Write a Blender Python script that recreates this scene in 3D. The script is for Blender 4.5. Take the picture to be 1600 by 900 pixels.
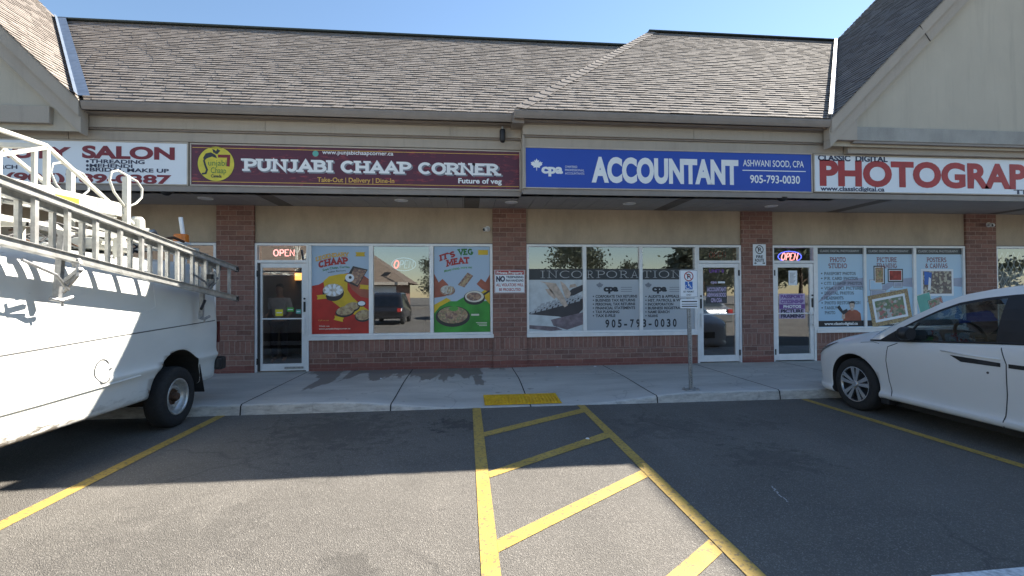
import bpy, bmesh, math, random
from mathutils import Vector, Matrix
from mathutils.bvhtree import BVHTree
random.seed(7)
for _o in list(bpy.data.objects): bpy.data.objects.remove(_o)
SC = bpy.context.scene
COL = SC.collection
R = math.radians
sin, cos, pi = math.sin, math.cos, math.pi

# ------------------------------------------------------------------ camera
F = 740.134
YAW, PITCH, ROLL, EYE = R(5.619), R(0.775), R(-0.345), 1.619
cy_, sy_ = cos(YAW), sin(YAW)
FWD = Vector((sy_*cos(PITCH), cy_*cos(PITCH), sin(PITCH)))
_r = Vector((cy_, -sy_, 0)); _u = _r.cross(FWD)
RGT = _r*cos(ROLL) + _u*sin(ROLL); UP = -_r*sin(ROLL) + _u*cos(ROLL)
cam = bpy.data.objects.new('camera', bpy.data.cameras.new('camera')); COL.objects.link(cam)
cam.data.sensor_width = 36; cam.data.lens = F/1600*36
cam.data.clip_start = 0.05; cam.data.clip_end = 2000
mw = Matrix.Identity(4)
for i in range(3):
    mw[i][0] = RGT[i]; mw[i][1] = UP[i]; mw[i][2] = -FWD[i]
mw[2][3] = EYE
cam.matrix_world = mw
SC.camera = cam

def _ray(px, py): return FWD + RGT*((px-800)/F) - UP*((py-450)/F)
def at(px, py, Y):                      # point of the photo on the upright plane y = Y
    d = _ray(px, py); return Vector((0, 0, EYE)) + d*(Y/d.y)
def ground(px, py, z=0.0):
    d = _ray(px, py); return Vector((0, 0, EYE)) + d*((z-EYE)/d.z)

# ------------------------------------------------------------------ world, sun, exposure
SX, SY, SZ = 1.012, 0.715, 1.0
SELEV = math.atan2(SZ, math.hypot(SX, SY)); SAZ = math.atan2(SX, SY)
world = bpy.data.worlds.new('World'); SC.world = world; world.use_nodes = True
nt = world.node_tree; nt.nodes.clear()
sky = nt.nodes.new('ShaderNodeTexSky'); sky.sky_type = 'NISHITA'; sky.sun_disc = False
sky.sun_elevation = SELEV; sky.sun_rotation = SAZ
sky.air_density = 1.25; sky.dust_density = 0.05; sky.ozone_density = 3.0
bg = nt.nodes.new('ShaderNodeBackground'); bg.inputs[1].default_value = 0.062
wo = nt.nodes.new('ShaderNodeOutputWorld')
nt.links.new(sky.outputs[0], bg.inputs[0]); nt.links.new(bg.outputs[0], wo.inputs[0])
sun = bpy.data.objects.new('sun', bpy.data.lights.new('sun', 'SUN')); COL.objects.link(sun)
sun.data.energy = 5.0; sun.data.angle = R(0.5); sun.data.color = (1, 0.93, 0.82)
sun.rotation_euler = Vector((-SX, -SY, -SZ)).to_track_quat('-Z', 'Y').to_euler()
sun.location = (10, 10, 20)
SC.view_settings.view_transform = 'Standard'; SC.view_settings.look = 'None'
SC.view_settings.exposure = 1.7; SC.view_settings.gamma = 1
SC.view_settings.use_curve_mapping = False
SC.render.engine = 'CYCLES'
SC.cycles.use_denoising = True
SC.cycles.max_bounces = 8; SC.cycles.transparent_max_bounces = 12
SC.cycles.sample_clamp_indirect = 6; SC.cycles.caustics_reflective = False; SC.cycles.caustics_refractive = False

# ------------------------------------------------------------------ materials
def _nodes(name):
    m = bpy.data.materials.new(name); m.use_nodes = True
    t = m.node_tree; return m, t, t.nodes['Principled BSDF']
def N(t, kind, **kw):
    n = t.nodes.new(kind)
    for k, v in kw.items():
        if k.startswith('i_'):
            key = k[2:]
            n.inputs[int(key) if key.isdigit() else key.replace('_', ' ')].default_value = v
        else: setattr(n, k, v)
    return n
def ramp(t, src, a, b, ca=(0, 0, 0, 1), cb=(1, 1, 1, 1)):
    r = t.nodes.new('ShaderNodeValToRGB'); e = r.color_ramp.elements
    e[0].position = a; e[1].position = b; e[0].color = ca; e[1].color = cb
    t.links.new(src, r.inputs[0]); return r.outputs[0]
def mix(t, fac, a, b, mode='MIX'):
    n = t.nodes.new('ShaderNodeMix'); n.data_type = 'RGBA'; n.blend_type = mode
    for s, v in ((0, fac), (6, a), (7, b)):
        if hasattr(v, 'links') or hasattr(v, 'is_output'): t.links.new(v, n.inputs[s])
        elif s == 0: n.inputs[0].default_value = v
        else: n.inputs[s].default_value = v if len(v) == 4 else (*v, 1)
    return n.outputs[2]
def math_(t, op, a, b=None, clamp=False):
    n = t.nodes.new('ShaderNodeMath'); n.operation = op; n.use_clamp = clamp
    for i, v in enumerate((a, b)):
        if v is None: continue
        if isinstance(v, (int, float)): n.inputs[i].default_value = v
        else: t.links.new(v, n.inputs[i])
    return n.outputs[0]
def wpos(t):
    g = t.nodes.new('ShaderNodeNewGeometry'); return g.outputs['Position']
def noise(t, vec, scale, detail=4, rough=0.55):
    n = N(t, 'ShaderNodeTexNoise', i_Scale=scale, i_Detail=detail, i_Roughness=rough)
    if vec is not None: t.links.new(vec, n.inputs['Vector'])
    return n.outputs[0]
def vscale(t, vec, s):
    n = t.nodes.new('ShaderNodeVectorMath'); n.operation = 'MULTIPLY'
    t.links.new(vec, n.inputs[0]); n.inputs[1].default_value = s; return n.outputs[0]
def bump(t, p, h, strength, dist=0.01):
    b = N(t, 'ShaderNodeBump', i_Strength=strength, i_Distance=dist)
    t.links.new(h, b.inputs['Height']); t.links.new(b.outputs[0], p.inputs['Normal'])
def M(name, c, rough=0.6, metal=0.0, var=0.12, vs=6.0, bmp=0.0, bs=60.0, coat=0.0, emit=0.0, spec=0.5):
    m, t, p = _nodes(name)
    P = wpos(t)
    n = noise(t, P, vs, 5)
    f = ramp(t, n, 0.3, 0.7)
    lo = tuple(x*(1-var) for x in c); hi = tuple(min(1, x*(1+var)) for x in c)
    col = mix(t, f, lo, hi)
    t.links.new(col, p.inputs['Base Color'])
    p.inputs['Roughness'].default_value = rough; p.inputs['Metallic'].default_value = metal
    p.inputs['Specular IOR Level'].default_value = spec
    if coat: p.inputs['Coat Weight'].default_value = coat; p.inputs['Coat Roughness'].default_value = 0.06
    if bmp: bump(t, p, noise(t, P, bs, 3), bmp)
    if emit:
        t.links.new(col, p.inputs['Emission Color']); p.inputs['Emission Strength'].default_value = emit
    return m
def glass(name, fac, tint, gl=(0.9, 0.95, 1.0)):
    m, t, p = _nodes(name); t.nodes.remove(p)
    tr = t.nodes.new('ShaderNodeBsdfTransparent'); tr.inputs[0].default_value = (*tint, 1)
    g = t.nodes.new('ShaderNodeBsdfGlossy'); g.inputs[0].default_value = (*gl, 1); g.inputs[1].default_value = 0.0
    lw = t.nodes.new('ShaderNodeLayerWeight'); lw.inputs[0].default_value = 0.5
    f = math_(t, 'POWER', lw.outputs['Facing'], 4.0)
    f = math_(t, 'MULTIPLY', f, 0.6); f = math_(t, 'ADD', f, fac, True)
    w = noise(t, vscale(t, wpos(t), (0.6, 0.6, 0.45)), 1.1, 1)
    b = N(t, 'ShaderNodeBump', i_Strength=0.05, i_Distance=0.02); t.links.new(w, b.inputs['Height'])
    t.links.new(b.outputs[0], g.inputs['Normal'])
    mx = t.nodes.new('ShaderNodeMixShader'); t.links.new(f, mx.inputs[0])
    t.links.new(tr.outputs[0], mx.inputs[1]); t.links.new(g.outputs[0], mx.inputs[2])
    t.links.new(mx.outputs[0], t.nodes['Material Output'].inputs[0]); return m

def mat_asphalt():
    m, t, p = _nodes('asphalt'); P = wpos(t)
    big = ramp(t, noise(t, P, 0.45, 4), 0.35, 0.7)
    mid = ramp(t, noise(t, vscale(t, P, (1.0, 2.6, 1)), 1.6, 6, 0.65), 0.3, 0.75)
    c = mix(t, big, (0.122, 0.112, 0.100), (0.165, 0.152, 0.135))
    c = mix(t, math_(t, 'MULTIPLY', mid, 0.35), c, (0.21, 0.194, 0.172))
    v = N(t, 'ShaderNodeTexVoronoi', i_Scale=150.0); t.links.new(P, v.inputs['Vector'])
    g = ramp(t, v.outputs['Color'], 0.62, 0.95)
    c = mix(t, math_(t, 'MULTIPLY', g, 0.75), c, (0.36, 0.335, 0.30))
    v2 = N(t, 'ShaderNodeTexVoronoi', i_Scale=90.0); t.links.new(P, v2.inputs['Vector'])
    dk = ramp(t, v2.outputs['Distance'], 0.0, 0.28)
    c = mix(t, math_(t, 'MULTIPLY', math_(t, 'SUBTRACT', 1.0, dk), 0.55), c, (0.035, 0.033, 0.031))
    # oil drips and damp marks
    st = ramp(t, noise(t, vscale(t, P, (1.5, 3.2, 1)), 1.35, 5, 0.7), 0.66, 0.74)
    c = mix(t, math_(t, 'MULTIPLY', st, 0.55), c, (0.02, 0.02, 0.021))
    pl = ramp(t, noise(t, P, 9.0, 3, 0.6), 0.70, 0.78)
    c = mix(t, math_(t, 'MULTIPLY', pl, 0.35), c, (0.23, 0.22, 0.20))
    dv = N(t, 'ShaderNodeTexNoise', i_Scale=1.8, i_Detail=5.0); t.links.new(P, dv.inputs['Vector'])
    crk = N(t, 'ShaderNodeTexVoronoi', i_Scale=0.42, feature='DISTANCE_TO_EDGE')
    t.links.new(mix(t, 0.30, P, dv.outputs[1]), crk.inputs['Vector'])
    cm = math_(t, 'MULTIPLY', ramp(t, crk.outputs[0], 0.002, 0.006, (1, 1, 1, 1), (0, 0, 0, 1)), ramp(t, noise(t, P, 0.6, 2), 0.46, 0.60))
    c = mix(t, math_(t, 'MULTIPLY', cm, 0.3), c, (0.03, 0.028, 0.026))
    def blob(x, y, r, k, col):
        nonlocal c
        v_ = t.nodes.new('ShaderNodeVectorMath'); v_.operation = 'DISTANCE'; t.links.new(P, v_.inputs[0]); v_.inputs[1].default_value = (x, y, 0)
        f = math_(t, 'SUBTRACT', math_(t, 'ADD', math_(t, 'DIVIDE', v_.outputs['Value'], -r), 1.0), math_(t, 'MULTIPLY', math_(t, 'SUBTRACT', noise(t, P, 5.5, 5, 0.75), 0.36), 3.2))
        c = mix(t, math_(t, 'MULTIPLY', ramp(t, f, 0.0, 0.3), k*.55), c, col)
    blob(-1.5, 5.85, 1.5, 0.65, (0.035, 0.033, 0.032)); blob(-.12, 5.95, .55, 0.85, (0.02, 0.02, 0.02)); blob(2.4, 5.6, 1.1, 0.5, (0.04, 0.038, 0.036)); blob(3.0, 4.4, .8, 0.6, (0.04, 0.038, 0.036)); blob(-2.0, 3.2, 1.3, 0.4, (0.05, 0.046, 0.042)); blob(3.6, 5.6, .5, .5, (.04,.038,.036)); blob(-.7, 2.9, .35, .7, (.06,.055,.05))
    wide = ramp(t, noise(t, vscale(t, P, (1.6, 0.35, 1)), 0.8, 3), 0.38, 0.66)
    c = mix(t, math_(t, 'MULTIPLY', wide, 0.22), c, (0.06, 0.056, 0.052))
    t.links.new(c, p.inputs['Base Color']); p.inputs['Roughness'].default_value = 0.88
    p.inputs['Specular IOR Level'].default_value = 0.3
    h = math_(t, 'ADD', v.outputs['Distance'], math_(t, 'MULTIPLY', noise(t, P, 45, 3), 0.8))
    bump(t, p, h, 0.7, 0.008); return m
def mat_concrete():
    m, t, p = _nodes('concrete'); P = wpos(t)
    sep = t.nodes.new('ShaderNodeSeparateXYZ'); t.links.new(P, sep.inputs[0])
    c = mix(t, ramp(t, noise(t, vscale(t, P, (0.5, 1.6, 1)), 1.7, 6, 0.65), 0.3, 0.72), (0.41, 0.39, 0.355), (0.60, 0.57, 0.52))
    c = mix(t, math_(t, 'MULTIPLY', ramp(t, noise(t, P, 60, 3), 0.55, 0.75), 0.4), c, (0.28, 0.275, 0.26))
    # paler towards the kerb, with a noisy border
    e = ramp(t, math_(t, 'ADD', sep.outputs[1], math_(t, 'MULTIPLY', noise(t, P, 2.2, 4), 0.5)), 7.05, 7.5)
    edge = N(t, 'ShaderNodeMapRange', i_1=7.45, i_2=6.95, i_3=0.0, i_4=1.0)
    t.links.new(math_(t, 'ADD', sep.outputs[1], math_(t, 'MULTIPLY', noise(t, P, 2.0, 4), 0.5)), edge.inputs[0])
    c = mix(t, math_(t, 'MULTIPLY', edge.outputs[0], 0.55), c, (0.66, 0.65, 0.62))
    # damp runs from the foot of the wall
    nn = noise(t, vscale(t, P, (2.0, 0.40, 1)), 1.7, 3, 0.5)
    z1 = N(t, 'ShaderNodeMapRange', i_1=-3.6, i_2=-2.6, i_3=0.0, i_4=1.0); t.links.new(sep.outputs[0], z1.inputs[0])
    z2 = N(t, 'ShaderNodeMapRange', i_1=0.9, i_2=0.3, i_3=0.0, i_4=1.0); t.links.new(sep.outputs[0], z2.inputs[0])
    d = math_(t, 'SUBTRACT', 9.62, sep.outputs[1])
    reach = math_(t, 'MULTIPLY', math_(t, 'MULTIPLY', math_(t, 'SUBTRACT', nn, 0.40), 9.0), math_(t, 'MULTIPLY', z1.outputs[0], z2.outputs[0]))
    wet = ramp(t, math_(t, 'ADD', math_(t, 'SUBTRACT', reach, d), math_(t, 'MULTIPLY', math_(t, 'SUBTRACT', noise(t, P, 9.0, 4), 0.5), 0.5)), 0.0, 0.35)
    c = mix(t, math_(t, 'MULTIPLY', wet, 0.72), c, (0.15, 0.115, 0.095))
    kf = math_(t, 'MULTIPLY', math_(t, 'LESS_THAN', sep.outputs[1], 6.815), ramp(t, noise(t, vscale(t, P, (1, 1, 3)), 5.0, 5, 0.7), 0.42, 0.66))
    c = mix(t, math_(t, 'MULTIPLY', kf, 0.55), c, (0.16, 0.15, 0.14))
    spots = ramp(t, noise(t, P, 7.5, 2, 0.5), 0.70, 0.73)
    c = mix(t, math_(t, 'MULTIPLY', spots, 0.5), c, (0.14, 0.13, 0.12))
    crk = N(t, 'ShaderNodeTexVoronoi', i_Scale=0.55, feature='DISTANCE_TO_EDGE')
    dv = N(t, 'ShaderNodeTexNoise', i_Scale=2.5, i_Detail=4.0); t.links.new(P, dv.inputs['Vector'])
    t.links.new(mix(t, 0.35, P, dv.outputs[1]), crk.inputs['Vector'])
    c = mix(t, math_(t, 'MULTIPLY', math_(t, 'LESS_THAN', crk.outputs[0], 0.003), 0.22), c, (0.10, 0.095, 0.09))
    t.links.new(c, p.inputs['Base Color']); p.inputs['Roughness'].default_value = 0.85
    bump(t, p, noise(t, P, 120, 3), 0.25, 0.004); return m
def mat_paint():
    m, t, p = _nodes('yellow_road_paint'); P = wpos(t)
    c = mix(t, ramp(t, noise(t, P, 3, 4), 0.3, 0.7), (0.44, 0.285, 0.055), (0.53, 0.355, 0.085))
    w = ramp(t, noise(t, P, 26, 6, 0.75), 0.52, 0.60)
    c = mix(t, math_(t, 'MULTIPLY', w, 0.75), c, (0.13, 0.11, 0.08))
    t.links.new(c, p.inputs['Base Color']); p.inputs['Roughness'].default_value = 0.75
    bump(t, p, noise(t, P, 150, 3), 0.4, 0.004); return m
def mat_brick():
    m, t, p = _nodes('red_brown_brick'); P = wpos(t)
    s = t.nodes.new('ShaderNodeSeparateXYZ'); t.links.new(P, s.inputs[0])
    k = t.nodes.new('ShaderNodeCombineXYZ')
    t.links.new(math_(t, 'ADD', s.outputs[0], s.outputs[1]), k.inputs[0]); t.links.new(s.outputs[2], k.inputs[1])
    def br(w, h, off, oz):
        a = t.nodes.new('ShaderNodeVectorMath'); a.operation = 'ADD'; a.inputs[1].default_value = (0.03, oz, 0)
        t.links.new(k.outputs[0], a.inputs[0])
        b = N(t, 'ShaderNodeTexBrick', i_Scale=1.0, i_Mortar_Size=0.007, i_Mortar_Smooth=0.2, i_Bias=0.0, i_Brick_Width=w, i_Row_Height=h)
        b.offset = off
        b.inputs['Color1'].default_value = (0.165, 0.075, 0.058, 1); b.inputs['Color2'].default_value = (0.34, 0.165, 0.125, 1)
        b.inputs['Mortar'].default_value = (0.43, 0.33, 0.28, 1)
        t.links.new(a.outputs[0], b.inputs['Vector']); return b
    A = br(0.29, 0.096, 0.5, 0.0); B = br(0.098, 0.29, 0.0, -0.51)
    sol = math_(t, 'MULTIPLY', math_(t, 'GREATER_THAN', s.outputs[2], 0.51), math_(t, 'LESS_THAN', s.outputs[2], 0.742))
    c = mix(t, sol, A.outputs[0], B.outputs[0])
    c = mix(t, 0.3, c, mix(t, ramp(t, noise(t, P, 22, 5), 0.3, 0.7), (0.13, 0.065, 0.055), (0.38, 0.24, 0.20)))
    dirt = ramp(t, noise(t, vscale(t, P, (1.0, 1, 1.6)), 2.0, 5, 0.7), 0.45, 0.72)
    c = mix(t, math_(t, 'MULTIPLY', dirt, 0.3), c, (0.25, 0.175, 0.155))
    base = math_(t, 'LESS_THAN', math_(t, 'ADD', s.outputs[2], math_(t, 'MULTIPLY', noise(t, P, 1.3, 2), 0.12)), 0.335)
    c = mix(t, math_(t, 'MULTIPLY', base, 0.6), c, (0.21, 0.06, 0.053))
    t.links.new(c, p.inputs['Base Color']); p.inputs['Roughness'].default_value = 0.85
    hf = mix(t, sol, A.outputs[1], B.outputs[1])
    h = math_(t, 'SUBTRACT', math_(t, 'MULTIPLY', noise(t, P, 30, 4), 0.6), hf)
    bump(t, p, h, 0.9, 0.010); return m
def mat_stucco(name, c, stain=0.25):
    m, t, p = _nodes(name); P = wpos(t)
    a = ramp(t, noise(t, vscale(t, P, (1.2, 1, 0.7)), 1.4, 6, 0.65), 0.3, 0.72)
    col = mix(t, a, tuple(x*(1-stain) for x in c), c)
    st = ramp(t, noise(t, vscale(t, P, (5.0, 5.0, 0.35)), 1.3, 5, 0.7), 0.52, 0.75)
    col = mix(t, math_(t, 'MULTIPLY', st, 0.35), col, tuple(x*0.55 for x in c))
    col = mix(t, 0.12, col, mix(t, ramp(t, noise(t, P, 160, 2), 0.3, 0.7), (0.1, 0.1, 0.09), (0.8, 0.78, 0.7)))
    t.links.new(col, p.inputs['Base Color']); p.inputs['Roughness'].default_value = 0.92
    bump(t, p, noise(t, P, 140, 3), 0.35, 0.005); return m
def mat_shingle(name, a, b, dark):
    m, t, p = _nodes(name)
    uv = t.nodes.new('ShaderNodeUVMap'); V = uv.outputs[0]
    k = N(t, 'ShaderNodeTexBrick', i_Scale=1.0, i_Mortar_Size=0.006, i_Mortar_Smooth=0.1, i_Bias=0.0, i_Brick_Width=0.23, i_Row_Height=0.127)
    k.offset = 0.37; k.offset_frequency = 2; k.squash = 0.7; k.squash_frequency = 3
    k.inputs['Color1'].default_value = (*a, 1); k.inputs['Color2'].default_value = (*b, 1); k.inputs['Mortar'].default_value = (*dark, 1)
    t.links.new(V, k.inputs['Vector'])
    pat = ramp(t, noise(t, vscale(t, V, (4.2, 7.9, 1)), 1.0, 1), 0.35, 0.65)
    c = mix(t, math_(t, 'MULTIPLY', pat, 0.4), k.outputs[0], tuple(0.55*x for x in a))
    c = mix(t, 0.35, c, mix(t, ramp(t, noise(t, V, 90, 2), 0.3, 0.7), dark, tuple(min(1, 1.5*x) for x in b)))
    c = mix(t, math_(t, 'MULTIPLY', ramp(t, noise(t, V, 0.7, 4), 0.45, 0.75), 0.25), c, tuple(0.6*x for x in a))
    t.links.new(c, p.inputs['Base Color']); p.inputs['Roughness'].default_value = 0.95
    p.inputs['Specular IOR Level'].default_value = 0.2
    bump(t, p, math_(t, 'ADD', noise(t, V, 130, 2), math_(t, 'MULTIPLY', k.outputs[1], -1.0)), 0.35, 0.008); return m
def mat_vanpaint():
    m, t, p = _nodes('worn_white_van_paint'); P = wpos(t)
    s = t.nodes.new('ShaderNodeSeparateXYZ'); t.links.new(P, s.inputs[0])
    c = mix(t, ramp(t, noise(t, vscale(t, P, (1, 1, 2.2)), 1.3, 5), 0.35, 0.7), (0.70, 0.71, 0.68), (0.78, 0.78, 0.745))
    low = N(t, 'ShaderNodeMapRange', i_1=0.66, i_2=0.44, i_3=0.0, i_4=0.30); t.links.new(s.outputs[2], low.inputs[0])
    n1 = noise(t, vscale(t, P, (1, 1.1, 5.0)), 4.5, 6, 0.75)
    f = ramp(t, math_(t, 'ADD', n1, low.outputs[0]), 0.68, 0.80)
    fr = N(t, 'ShaderNodeMapRange', i_1=5.2, i_2=4.6, i_3=0.25, i_4=1.0); t.links.new(s.outputs[1], fr.inputs[0])
    f = math_(t, 'MULTIPLY', f, fr.outputs[0])
    c = mix(t, math_(t, 'MULTIPLY', f, 0.85), c, (0.10, 0.075, 0.05))
    dy = math_(t, 'SUBTRACT', s.outputs[1], 6.33); dz = math_(t, 'SUBTRACT', s.outputs[2], 0.40)
    rr = math_(t, 'SQRT', math_(t, 'ADD', math_(t, 'MULTIPLY', dy, dy), math_(t, 'MULTIPLY', dz, dz)))
    ring = N(t, 'ShaderNodeMapRange', i_1=0.62, i_2=0.52, i_3=0.0, i_4=0.33); t.links.new(rr, ring.inputs[0])
    f2 = ramp(t, math_(t, 'ADD', noise(t, P, 11, 5, 0.7), ring.outputs[0]), 0.80, 0.86)
    f2 = math_(t, 'MULTIPLY', f2, math_(t, 'LESS_THAN', rr, 0.62))
    c = mix(t, math_(t, 'MULTIPLY', f2, 0.85), c, (0.16, 0.065, 0.028))
    t.links.new(c, p.inputs['Base Color']); p.inputs['Roughness'].default_value = 0.38
    p.inputs['Coat Weight'].default_value = 0.3; p.inputs['Coat Roughness'].default_value = 0.12
    bump(t, p, noise(t, P, 2.2, 2), 0.06, 0.03); return m
def mat_speckle(name, cols, scale, rough=0.6):
    m, t, p = _nodes(name); P = wpos(t)
    v = N(t, 'ShaderNodeTexVoronoi', i_Scale=scale); t.links.new(P, v.inputs['Vector'])
    r = t.nodes.new('ShaderNodeValToRGB'); r.color_ramp.interpolation = 'CONSTANT'; e = r.color_ramp.elements
    while len(e) < len(cols): e.new(0.5)
    for i, c in enumerate(cols): e[i].position = 0.15+0.7*i/len(cols) if i else 0; e[i].color = (*c, 1)
    t.links.new(v.outputs['Color'], r.inputs[0])
    c = mix(t, 0.3, r.outputs[0], mix(t, noise(t, P, scale*0.6, 3), (0.02, 0.02, 0.02), (0.8, 0.75, 0.7)))
    t.links.new(c, p.inputs['Base Color']); p.inputs['Roughness'].default_value = rough; return m
def mat_gradient(name, c0, c1, z0, z1, nz=0.15):
    m, t, p = _nodes(name); P = wpos(t)
    s = t.nodes.new('ShaderNodeSeparateXYZ'); t.links.new(P, s.inputs[0])
    f = N(t, 'ShaderNodeMapRange', i_1=z0, i_2=z1, i_3=0.0, i_4=1.0)
    t.links.new(math_(t, 'ADD', s.outputs[2], math_(t, 'MULTIPLY', math_(t, 'SUBTRACT', noise(t, P, 2.2, 4), 0.5), nz*2)), f.inputs[0])
    t.links.new(mix(t, f.outputs[0], c0, c1), p.inputs['Base Color']); p.inputs['Roughness'].default_value = 0.5; return m
def mat_script(name, base, ink):
    m, t, p = _nodes(name); P = wpos(t)
    n = noise(t, vscale(t, P, (7, 1, 26)), 1.0, 3, 0.7)
    band = ramp(t, noise(t, vscale(t, P, (1.2, 1, 9)), 1.0, 1), 0.50, 0.56)
    f = math_(t, 'MULTIPLY', ramp(t, n, 0.55, 0.62), band)
    c = mix(t, math_(t, 'MULTIPLY', f, 0.6), base, ink)
    t.links.new(c, p.inputs['Base Color']); p.inputs['Roughness'].default_value = 0.35; return m

asphalt = mat_asphalt(); concrete = mat_concrete(); ypaint = mat_paint(); brick = mat_brick()
stucco = mat_stucco('tan_stucco', (0.57, 0.455, 0.33), 0.34); gstucco = mat_stucco('gable_stucco', (0.55, 0.50, 0.41), 0.12)
trimc = mat_stucco('painted_trim', (0.45, 0.395, 0.335), 0.10); beamc = mat_stucco('stained_beam', (0.46, 0.45, 0.42), 0.42)
shingle = mat_shingle('grey_brown_shingle', (0.26, 0.225, 0.20), (0.38, 0.335, 0.295), (0.035, 0.03, 0.028))
shingle_shaded = mat_shingle('shaded_shingle', (0.17, 0.155, 0.15), (0.27, 0.25, 0.235), (0.04, 0.037, 0.036))  # darker shingle copy with the right gable slope's shade in its colour
gutterm = M('brown_grey_gutter', (0.26, 0.225, 0.20), 0.45, 0, 0.08)
soffitm = M('grey_soffit', (0.36, 0.34, 0.33), 0.6, 0, 0.06)
soffdark = M('dark_soffit_rib', (0.13, 0.115, 0.105), 0.6)
gapm = M('dark_gap', (0.03, 0.028, 0.026), 0.9)
flash1 = M('valley_flashing_blue', (0.25, 0.30, 0.37), 0.35, 0.5, 0.2, 9); flash2 = M('valley_flashing_white', (0.26, 0.28, 0.31), 0.6, 0.0, 0.2, 9)
ridgem = M('ridge_cap', (0.06, 0.075, 0.07), 0.9)
alu = M('white_aluminium', (0.80, 0.81, 0.82), 0.35, 0.1, 0.06)
alu2 = M('bare_aluminium', (0.56, 0.56, 0.54), 0.38, 0.65, 0.22, 14)
rusty = M('rusted_steel', (0.10, 0.055, 0.035), 0.85, 0.2, 0.4, 30)
steel = M('galvanised_steel', (0.38, 0.385, 0.39), 0.45, 0.7, 0.25, 25)
whites = M('white_steel', (0.60, 0.59, 0.53), 0.45, 0, 0.10, 7)
sglass = glass('storefront_glass', 0.26, (0.86, 0.89, 0.89)); pglass = glass('poster_glass', 0.07, (0.90, 0.93, 0.93)); cglass = glass('car_glass', 0.10, (0.42, 0.47, 0.47))
black = M('black_plastic', (0.018, 0.018, 0.02), 0.5); rubber = M('tyre_rubber', (0.022, 0.022, 0.023), 0.85, 0, 0.25, 30, 0.3, 80)
dark = M('dark_interior', (0.05, 0.047, 0.045), 0.85); inwall = M('interior_wall', (0.16, 0.15, 0.14), 0.9); infloor = M('interior_floor', (0.10, 0.09, 0.08), 0.6)
vanp = mat_vanpaint(); whitep = M('white_car_paint', (0.72, 0.72, 0.715), 0.35, 0, 0.02, 2, coat=0.6)
chrome = M('machined_alloy', (0.62, 0.62, 0.62), 0.25, 0.9, 0.08); rimdark = M('rim_shadow_grey', (0.05, 0.05, 0.055), 0.5, 0.4)
signwhite = M('sign_white', (0.80, 0.845, 0.90), 0.3, 0, 0.02, 1); signblue = M('sign_blue', (0.010, 0.06, 0.42), 0.3, 0, 0.05, 1)
signmar = mat_script('sign_maroon', (0.095, 0.010, 0.030), (0.34, 0.04, 0.05)); maroon = M('maroon_ink', (0.21, 0.008, 0.02), 0.4)
redink = M('red_ink', (0.40, 0.03, 0.03), 0.4); navy = M('navy_ink', (0.02, 0.025, 0.07), 0.4); darkink = M('dark_ink', (0.025, 0.03, 0.04), 0.45)
whiteink = M('white_ink', (0.85, 0.87, 0.88), 0.4, 0, 0.02); greyink = M('grey_ink', (0.22, 0.24, 0.28), 0.5); gold = M('gold_ink', (0.70, 0.42, 0.08), 0.4)
yellow = M('logo_yellow', (0.70, 0.60, 0.05), 0.4); green = M('leaf_green_ink', (0.03, 0.19, 0.05), 0.4); ltgreen = M('bright_green_ink', (0.09, 0.36, 0.06), 0.4)
teal = M('teal_ink', (0.12, 0.42, 0.36), 0.4); orange = M('amber_lens', (0.75, 0.20, 0.02), 0.3); pblue = M('permit_blue', (0.02, 0.14, 0.52), 0.4)
tactile = M('tactile_yellow', (0.92, 0.50, 0.02), 0.6, 0, 0.25, 12); signframe = M('sign_frame_beige', (0.50, 0.44, 0.37), 0.45)
leafm = mat_speckle('tree_leaves', [(0.03, 0.06, 0.015), (0.06, 0.10, 0.03), (0.10, 0.13, 0.04)], 3.0, 0.7); bark = M('bark', (0.11, 0.08, 0.06), 0.9)
def neon(name, c, s):
    m, t, p = _nodes(name); p.inputs['Base Color'].default_value = (*c, 1)
    p.inputs['Emission Color'].default_value = (*c, 1); p.inputs['Emission Strength'].default_value = s; return m
neonred = neon('neon_red', (1.0, 0.10, 0.07), 1.0); neonpink = neon('neon_pink', (1.0, 0.35, 0.33), 0.9); neonblue = neon('neon_blue', (0.12, 0.16, 1.0), 0.8)
neondim = neon('unlit_tube_glow', (0.40, 0.58, 0.70), 0.05); lamp = neon('ceiling_lamp_glow', (1.0, 0.97, 0.9), 2.5); menuglow = neon('lit_menu', (1.0, 0.42, 0.10), 1.0)  # first one: faint glow added to tubes that are switched off

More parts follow.
